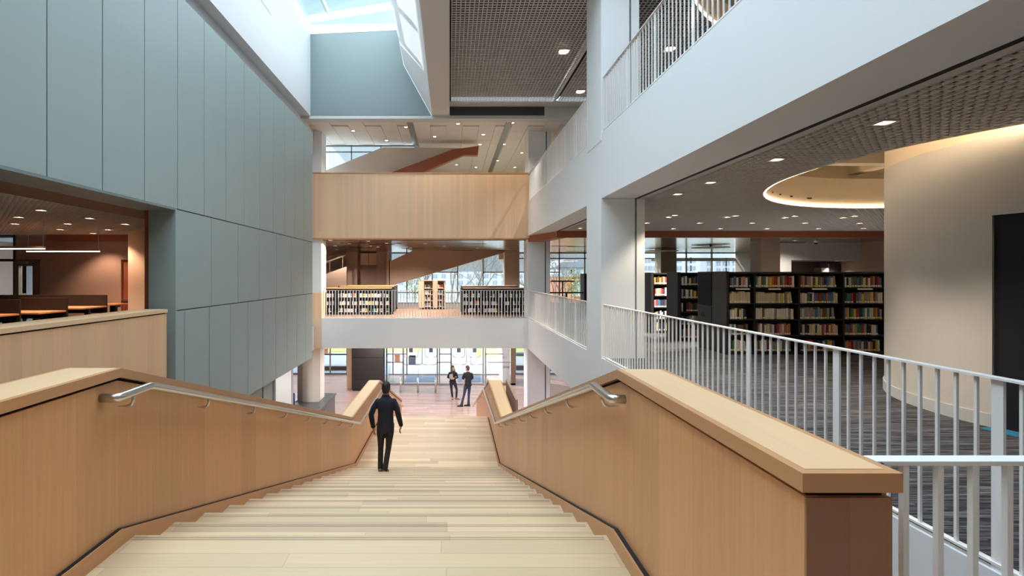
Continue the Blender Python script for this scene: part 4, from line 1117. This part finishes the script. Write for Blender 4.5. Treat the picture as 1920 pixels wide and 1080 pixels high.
o = thing('building', (at(630,0,60).x, 62, EZ), 'blue-grey glass tower with slanted roof line seen through the clerestory window', 'building')
MB().prism([(at(610,0,60).x, EZ), (at(652,0,60).x, EZ), (at(652,0,60).x, at(0,309,60).z), (at(613,0,60).x, at(0,266,60).z), (at(610,0,60).x, at(0,266,60).z)], 'y', 60, 66).build('facade', M['bldgwin'], o)
for px in (616, 622, 628, 633, 640): MB().box(at(px,0,59.9).x, at(px+1.2,0,59.9).x, 59.9, 60, 8, at(0, 270+max(0,(px-613))*1.15, 60).z).build('fin', M['bldgwhite'], o)
# ================================================================== PEOPLE
M['skin'] = paint('skin', (188, 136, 112), .55); M['hair_dark'] = paint('dark_hair', (26, 22, 22), .6); M['hair_brown'] = paint('brown_hair', (70, 46, 36), .6)
M['navycloth'] = paint('navy_jacket', (22, 26, 40), .85); M['charcoalcloth'] = paint('charcoal_trousers', (44, 42, 42), .9)
M['blackcloth'] = paint('black_top', (20, 20, 22), .9); M['denim'] = paint('dark_denim', (44, 56, 82), .9); M['darkjeans'] = paint('near_black_jeans', (30, 32, 44), .9)
M['brownshoe'] = paint('brown_shoe', (108, 72, 54), .5); M['blackshoe'] = paint('black_shoe', (22, 22, 24), .45); M['tanshoe'] = paint('tan_shoe', (150, 118, 92), .6); M['eye'] = paint('eye', (30, 24, 22), .2)
V = Vector
def frame(d, hint):
    d = d.normalized(); a = hint - d*hint.dot(d)
    if a.length < 1e-4: a = V((1,0,0)) - d*d.x
    a.normalize(); return a, d.cross(a).normalized()
def limb(mb, pts, rad_, hint=V((1,0,0)), n=12, flat=1.0):
    """tapering limb through points; rad_: (half width, half depth) or one number each"""
    secs = []
    # resample with rounded ends
    for i, p in enumerate(pts):
        d = pts[min(i+1, len(pts)-1)] - pts[max(i-1, 0)]
        a, b = frame(d, hint); r = rad_[i]; r = r if isinstance(r, tuple) else (r, r*flat)
        secs.append((p, r[0], r[1], a, b))
    d0 = (pts[0]-pts[1]).normalized(); d1 = (pts[-1]-pts[-2]).normalized()
    f = secs[0]; l = secs[-1]
    secs.insert(0, (f[0]+d0*min(f[1],f[2])*.6, f[1]*.55, f[2]*.55, f[3], f[4])); secs.append((l[0]+d1*min(l[1],l[2])*.6, l[1]*.55, l[2]*.55, l[3], l[4]))
    mb.loft(secs, n)
def lerp(a, b, t): return a + (b-a)*t
def fuse(mb, name, mat, parent, vox=.009, smooth=4):
    o = mb.build(name, mat, parent, smooth=True)
    r = o.modifiers.new('fuse', 'REMESH'); r.mode = 'VOXEL'; r.voxel_size = vox; r.use_smooth_shade = True
    s = o.modifiers.new('smooth', 'SMOOTH'); s.factor = .5; s.iterations = smooth
    return o
def hand(mb, w, d, thumb_dir, k=1.0, curl=.5, palm_n=None):
    """palm, four bent fingers and a thumb from wrist w along d"""
    d = d.normalized(); t = (thumb_dir - d*thumb_dir.dot(d)).normalized(); nrm = d.cross(t).normalized()
    if palm_n is not None and nrm.dot(palm_n) < 0: nrm = -nrm
    limb(mb, [w - d*.01*k, w + d*.035*k, w + d*.085*k], [(.026*k, .018*k), (.036*k, .017*k), (.039*k, .014*k)], t)
    for i, (o, L) in enumerate(((.030, .068), (.010, .078), (-.011, .072), (-.031, .056))):
        p0 = w + d*.082*k + t*o*k
        p1 = p0 + (d*math.cos(curl*.5) + nrm*math.sin(curl*.5))*L*.5*k
        p2 = p1 + (d*math.cos(curl*1.3) + nrm*math.sin(curl*1.3))*L*.32*k
        p3 = p2 + (d*math.cos(curl*2) + nrm*math.sin(curl*2))*L*.25*k
        limb(mb, [p0, p1, p2, p3], [.0092*k, .0088*k, .008*k, .007*k], t, 8)
    p0 = w + d*.025*k + t*.028*k; p1 = p0 + (d*.6 + t*.75 + nrm*.2).normalized()*.036*k; p2 = p1 + (d*.9 + t*.25 + nrm*.35).normalized()*.032*k
    limb(mb, [p0, p1, p2], [.0125*k, .0105*k, .009*k], nrm, 8)
def person(label, base, J, fwd, look, cols, sex, hands):
    """J: joints in a frame of x across the picture, y away, z up, from the point on the floor"""
    fwd = V(fwd).normalized(); look = V(look).normalized()
    o = thing('person', base, label, 'person', None)
    B = V(base); j = {k: V(v) + B for k, v in J.items()}
    sh = (j['shR'] - j['shL']); side = V((sh.x, sh.y, 0)).normalized(); ch = (j['shR']+j['shL'])/2; pel = (j['hipR']+j['hipL'])/2
    hs = (j['hipR'] - j['hipL']); hside = V((hs.x, hs.y, 0)).normalized()
    sw = sh.length/2; hw = hs.length/2
    up = V((0,0,1)); back = side.cross(up)
    if back.dot(fwd) > 0: back = -back
    H = j['head']; hsz = J['_h'] if False else 1.0
    # ---------------- body: one surface
    b = MB()
    spine = [(lerp(pel, ch, t), a, d) for t, a, d in ((-.12, hw*1.0, .06), (0, hw*1.55, .095), (.22, hw*1.45, .095), (.42, hw*1.38, .092), (.66, sw*.80, .104), (.86, sw*.80, .100), (1.0, sw*.50, .070))]
    b.loft([(c, a, d, lerp(hside, side, min(1, max(0, i/5.0))).normalized(), up.cross(side).normalized()) for i, (c, a, d) in enumerate(spine)], 18)
    neck0 = ch + up*.01; limb(b, [neck0 - up*.04, lerp(neck0, H, .45), H - up*.03], [.066, .056, .056], side)
    f = look; hs_ = up.cross(f).normalized()
    hd = [(-.125, .030, .042, .045), (-.105, .048, .066, .030), (-.07, .063, .083, .012), (-.03, .071, .092, .004), (.01, .075, .096, 0), (.05, .074, .096, -.004), (.085, .062, .082, -.008), (.108, .040, .054, -.01), (.118, .016, .022, -.01)]
    b.loft([(H + up*z + f*o_, a, d, hs_, f) for z, a, d, o_ in hd], 16)
    nose = H + f*.096 - up*.02; limb(b, [H + f*.085 + up*.015, nose + f*.008 - up*.008, nose - up*.022 - f*.006], [.008, .013, .011], hs_, 8)
    limb(b, [H + f*.088 - up*.062 - hs_*.018, H + f*.092 - up*.064, H + f*.088 - up*.062 + hs_*.018], [.006, .008, .006], up, 8)
    for sg in (-1, 1):
        e = H + hs_*sg*.074 - up*.005 - f*.012
        limb(b, [e - up*.026, e + hs_*sg*.008, e + up*.028], [(.008, .012), (.010, .018), (.008, .014)], hs_, 8)
    for s in 'LR':
        sb = lerp(j['sh'+s], ch, .22) - up*.035; limb(b, [sb, lerp(sb, j['el'+s], .5), j['el'+s], lerp(j['el'+s], j['wr'+s], .4), j['wr'+s]], [.046, .040, .034, .034, .026], side)
        k = hands[s]; hand(b, j['wr'+s], V(k[0]), V(k[1]), J.get('_k', 1.0) if False else 1.0, k[2])
        limb(b, [j['hip'+s], lerp(j['hip'+s], j['kn'+s], .5), j['kn'+s], lerp(j['kn'+s], j['an'+s], .35), j['an'+s]], [.074, .060, .045, .043, .033], hside)
        limb(b, [j['an'+s], j['an'+s] - up*.04], [.036, .038], hside)
    fuse(b, 'body', M['skin'], o, .0075, 3)
    for sg in (-1, 1):
        e = H + f*.0865 + hs_*sg*.031 + up*.012
        MB().loft([(e - f*.004, .011, .006, hs_, up), (e + f*.004, .007, .004, hs_, up)], 10).build('eye', M['eye'], o)
    # ---------------- upper garment
    g = MB(); hem = V(J['hem']) + B; gx = cols.get('loose', 1.0)
    sp = [(hem, hw*1.95*gx, .135*gx), (lerp(hem, ch, .3), hw*1.80*gx, .130*gx), (lerp(hem, ch, .55), hw*1.70*gx, .122*gx), (lerp(hem, ch, .8), sw*.93, .132), (lerp(hem, ch, .93), sw*.90, .125), (ch + up*.0, sw*.80, .108), (ch + up*.028, sw*.58, .09), (ch + up*.062, .082, .074)]
    g.loft([(c, a, d, lerp(hside, side, min(1, i/4.0)).normalized(), up.cross(side).normalized()) for i, (c, a, d) in enumerate(sp)], 20)
    for s in 'LR':
        t = cols['sleeve']; el, wr = j['el'+s], j['wr'+s]; r = cols['sr']
        s0 = lerp(j['sh'+s], ch, .16) - up*.022; pts = [s0, lerp(s0, el, .25), lerp(j['sh'+s], el, .55)]; rr = [r*1.05, r*1.14, r*1.04]
        if t <= .5: pts.append(lerp(j['sh'+s], el, .85)); rr.append(r*1.04)
        else: pts += [el, lerp(el, wr, .5), lerp(el, wr, t)]; rr += [r*.98, r*.9, r*.76]
        limb(g, pts, rr, side, 14)
    fuse(g, cols['top'][0], M[cols['top'][1]], o, .010, 3)
    if cols.get('collar'):
        c = MB(); c.loft([(ch + up*.05 - back*-.0, .076, .072, side, up.cross(side)), (ch + up*.095, .064, .062, side, up.cross(side))], 16); c.build('collar', M[cols['top'][1]], o, smooth=True)
    # ---------------- trousers
    g = MB(); w = V(J['waist']) + B
    for s in 'LR':
        hip, kn, an = j['hip'+s], j['kn'+s], j['an'+s]
        limb(g, [lerp(w, hip, .9) + up*.03, lerp(hip, kn, .3), lerp(hip, kn, .7), kn, lerp(kn, an, .4), an - up*.015], [.090, .083, .064, .055, .053, cols['cuff']], hside, 14)
    g.loft([(pel - up*.13, hw*1.25, .085, hside, up.cross(hside)), (pel - up*.06, hw*1.72, .115, hside, up.cross(hside)), (pel + up*.04, hw*1.85, .122, hside, up.cross(hside)), (w, hw*1.65, .112, hside, up.cross(hside))], 18)
    fuse(g, cols['legs'][0], M[cols['legs'][1]], o, .010, 3)
    # ---------------- shoes
    for s in 'LR':
        an = j['an'+s]; ft = V(J['toe'+s]) + B; fl = B.z + J.get('floor'+s, 0)
        d = V((ft.x-an.x, ft.y-an.y, 0)); L = d.length; d.normalize(); sd = up.cross(d)
        m = MB(); q = lambda t, z: V((an.x, an.y, fl)) + d*t + up*z
        m.loft([(q(-.075, .045), .022, .035, sd, up), (q(-.06, .045), .036, .045, sd, up), (q(.0, .05), .039, .05, sd, up), (q(.08, .036), .043, .036, sd, up), (q(.14, .028), .047, .028, sd, up), (q(.185, .024), .036, .024, sd, up), (q(.205, .022), .014, .016, sd, up)], 14)
        m.loft([(q(-.01, .05), .040, .05, sd, d), (q(0, .105), .040, .046, sd, d)], 14)
        sh_ = fuse(m, 'shoe', M[cols['shoe']], o, .007, 2)
        sl = MB(); ol = [(-.08, .03), (-.05, .042), (.05, .042), (.13, .05), (.19, .038), (.212, .0), (.19, -.036), (.13, -.046), (.05, -.038), (-.05, -.04), (-.08, -.03)]
        base_ = V((an.x, an.y, fl)); sl.sweep([[base_ + d*a + sd*c + up*z for a, c in ol] for z in (0, .014)]); sl.build('sole', M[cols.get('sole', 'blackshoe')], sh_)
    # ---------------- hair
    h = MB()
    hr = [(-.085 if sex == 'm' else -.09, .05, .05, -.045), (-.05, .068, .075, -.032), (-.01, .079, .086, -.024), (.04, .083, .100, -.012), (.085, .076, .094, -.006), (.115, .056, .070, -.004), (.134, .024, .03, -.004)]
    h.loft([(H + up*z + f*o_, a, d, hs_, f) for z, a, d, o_ in hr], 16)
    if sex == 'f':
        for sg in (-1, 0, 1):
            q_ = f*(.055 if sg else 0); limb(h, [H + up*.06 - f*.02 + hs_*sg*.06, H - up*.06 - f*.04 + q_ + hs_*sg*.074, H - up*.18 - f*.04 + q_*1.6 + hs_*sg*.085, H - up*.29 - f*.03 + q_*2.2 + hs_*sg*.08], [.036, .036, .036, .02], hs_, 10)
    fuse(h, 'hair', M[cols['hair']], o, .009, 3)
    k_ = cols.get('scale', 1.0); o.scale = (k_, k_, k_)
    return o
# walking man, seen from behind
person('man in dark jacket and charcoal trousers walking down onto the stair landing, seen from behind', (-1.13, 8.27, -1.755), {
    'head': (.047, .02, 1.60), 'shL': (-.125, 0, 1.395), 'shR': (.215, .0, 1.40), 'elL': (-.235, .02, 1.10), 'wrL': (-.205, .07, .845), 'elR': (.285, -.03, 1.10), 'wrR': (.328, .05, .885),
    'hipL': (-.045, .0, .90), 'hipR': (.125, .0, .90), 'knL': (-.062, .07, .475), 'anL': (-.066, .05, .085), 'knR': (.088, .04, .475), 'anR': (.032, -.07, .085),
    'toeL': (-.09, .3, 0), 'toeR': (.06, .15, 0), 'hem': (.035, 0, .80), 'waist': (.04, 0, .99)},
    (0,1,0), (.05,1,-.05), {'top': ('jacket', 'navycloth'), 'legs': ('trousers', 'charcoalcloth'), 'shoe': 'brownshoe', 'hair': 'hair_dark', 'sleeve': .95, 'sr': .054, 'cuff': .05, 'collar': True, 'loose': 1.0, 'scale': .91}, 'm',
    {'L': ((.1,.1,-1), (.2,1,0), .5), 'R': ((-.35,.1,-1), (.1,1,0), .6)})
# woman with a book, facing the room
zs = at(0, 750, 23.0)
wx = at(850.5, 0, 23.1).x
wom = person('woman with long brown hair in black top and jeans, holding a book by the entrance', (wx, 23.1, GZ), {
    'head': (-.045, 0, 1.47), 'shL': (-.20, 0, 1.27), 'shR': (.125, .02, 1.27), 'elL': (-.27, -.02, 1.03), 'wrL': (-.08, -.19, 1.015), 'elR': (.18, -.03, 1.02), 'wrR': (-.01, -.21, 1.0),
    'hipL': (-.125, 0, .83), 'hipR': (.03, 0, .83), 'knL': (-.10, -.03, .45), 'anL': (-.055, .04, .08), 'knR': (.15, -.05, .45), 'anR': (.13, -.04, .08),
    'toeL': (-.06, -.2, 0), 'toeR': (.3, -.12, 0), 'hem': (-.04, -.01, .84), 'waist': (-.045, 0, .92)},
    (.3,-1,0), (.55,-.8,0), {'top': ('blouse', 'blackcloth'), 'legs': ('jeans', 'darkjeans'), 'shoe': 'tanshoe', 'hair': 'hair_brown', 'sleeve': .8, 'sr': .052, 'cuff': .042, 'loose': 1.0}, 'f',
    {'L': ((1,-.25,.12), (.1,0,1), .6), 'R': ((-1,-.2,.1), (.1,0,1), .6)})
bk_ = thing('held_book', (wx-.12, 22.86, GZ+1.0), 'pale book held against the chest of the woman in black', 'book')
c0 = V((wx-.12, 22.87, GZ+1.02))
MB().box(c0.x-.075, c0.x+.075, c0.y-.018, c0.y+.002, c0.z, c0.z+.21).build('cover', M['book_grey'], bk_, bevel=.003)
MB().box(c0.x-.07, c0.x+.078, c0.y-.014, c0.y-.002, c0.z+.004, c0.z+.206).build('pages', M['pages'], bk_)
# man in black shirt, turned to the woman
person('man in black T-shirt and dark blue jeans standing with hand on hip, facing the woman', (at(876.5, 0, 21.75).x, 21.75, GZ), {
    'head': (.0, 0, 1.72), 'shL': (-.14, .05, 1.50), 'shR': (.20, -.02, 1.50), 'elL': (-.205, .06, 1.20), 'wrL': (-.165, -.02, 1.0), 'elR': (.215, .06, 1.22), 'wrR': (.08, .2, 1.08),
    'hipL': (-.07, .02, .95), 'hipR': (.085, 0, .95), 'knL': (-.16, .02, .49), 'anL': (-.27, 0, .085), 'knR': (.06, .05, .50), 'anR': (.05, .09, .085),
    'toeL': (-.5, -.02, 0), 'toeR': (-.18, .12, 0), 'hem': (.03, 0, .93), 'waist': (.015, 0, 1.02)},
    (-.75,.65,0), (-.75,.6,0), {'top': ('tshirt', 'blackcloth'), 'legs': ('jeans', 'denim'), 'shoe': 'blackshoe', 'hair': 'hair_brown', 'sleeve': .5, 'sr': .062, 'cuff': .064, 'loose': 1.02}, 'm',
    {'L': ((.5,.3,-.6), (-.2,1,0), .4), 'R': ((-.6,.6,.3), (0,.2,1), .5)})
# ================================================================== CAMERA AND LIGHT
cam = bpy.data.cameras.new('camera'); co = bpy.data.objects.new('camera', cam); COL.objects.link(co)
co.location = (0, 0, EYE); co.rotation_euler = (math.pi/2, 0, 0)
cam.sensor_width = 36; cam.sensor_fit = 'HORIZONTAL'; cam.lens = F/1920*36
cam.shift_x = (960-VX)/1920; cam.shift_y = -(540-VY)/1920
cam.clip_start = .05; cam.clip_end = 500
S.camera = co

w = bpy.data.worlds.new('sky'); S.world = w; w.use_nodes = True
nt = w.node_tree; N = nt.nodes; L = nt.links
bg = N['Background']
tc = N.new('ShaderNodeTexCoord'); sp = N.new('ShaderNodeSeparateXYZ'); L.new(tc.outputs['Generated'], sp.inputs[0])
cr = N.new('ShaderNodeValToRGB'); e = cr.color_ramp.elements
e[0].position = .0; e[0].color = lin((238, 242, 246)); e[1].position = .75; e[1].color = lin((160, 212, 236))
x = cr.color_ramp.elements.new(.3); x.color = lin((206, 228, 240))
L.new(sp.outputs[2], cr.inputs[0])
mp = N.new('ShaderNodeMapping'); mp.inputs['Scale'].default_value = (2.2, 5, 3); L.new(tc.outputs['Generated'], mp.inputs[0])
ns = N.new('ShaderNodeTexNoise'); ns.inputs['Scale'].default_value = 1.6; ns.inputs['Detail'].default_value = 6; L.new(mp.outputs[0], ns.inputs['Vector'])
c2 = N.new('ShaderNodeValToRGB'); c2.color_ramp.elements[0].position = .52; c2.color_ramp.elements[1].position = .78; L.new(ns.outputs['Fac'], c2.inputs[0])
mx = N.new('ShaderNodeMixRGB'); mx.inputs[2].default_value = lin((242, 247, 250)); L.new(c2.outputs[0], mx.inputs[0]); L.new(cr.outputs[0], mx.inputs[1])
L.new(mx.outputs[0], bg.inputs[0]); bg.inputs[1].default_value = .6

def sun(name, d, strength, angle, col):
    l = bpy.data.lights.new(name, 'SUN'); l.energy = strength; l.angle = math.radians(angle); l.color = col
    o = bpy.data.objects.new(name, l); COL.objects.link(o); o.rotation_euler = Vector(d).to_track_quat('-Z', 'Y').to_euler(); o.location = (0, 0, 40)
sun('sun', (1, -.78, -.72), 2.4, .6, (1, .95, .88))
sun('sky_light', (.40, .10, -1), 8.0, 140, (.93, .97, 1.0))
# fill lamps without fixtures, added to brighten the ground floor and partitioned room
def spot(loc, power, col, size=.25, kind='AREA', rot=(0,0,0)):
    l = bpy.data.lights.new('fill_lamp', kind); l.energy = power; l.color = col
    if kind == 'AREA': l.shape = 'DISK'; l.size = size
    o = bpy.data.objects.new('fill_lamp', l); COL.objects.link(o); o.location = loc; o.rotation_euler = rot
for x, y in ((-3.5, 20.5), (-.5, 20.5), (2.2, 20.5), (-3.5, 24.0), (2.2, 24.0), (6, 15), (6, 19), (-8, 18), (-8, 24)):
    spot((x, y, -1.2), 45, (.96, .96, 1), .3)
spot((-5.9, 15.6, -1.25), 45, (1, .97, .93), .3)
spot((-11, 14.6, 2.6), 60, (.95, .97, 1), .3)
S.view_settings.view_transform = 'Standard'; S.view_settings.look = 'None'; S.view_settings.gamma = 1; S.view_settings.exposure = 1.2; S.view_settings.use_curve_mapping = False
S.cycles.max_bounces = 10; S.cycles.diffuse_bounces = 6; S.cycles.glossy_bounces = 4; S.cycles.transparent_max_bounces = 16
S.cycles.use_denoising = True; S.cycles.sample_clamp_indirect = 6; S.cycles.caustics_reflective = False; S.cycles.caustics_refractive = False
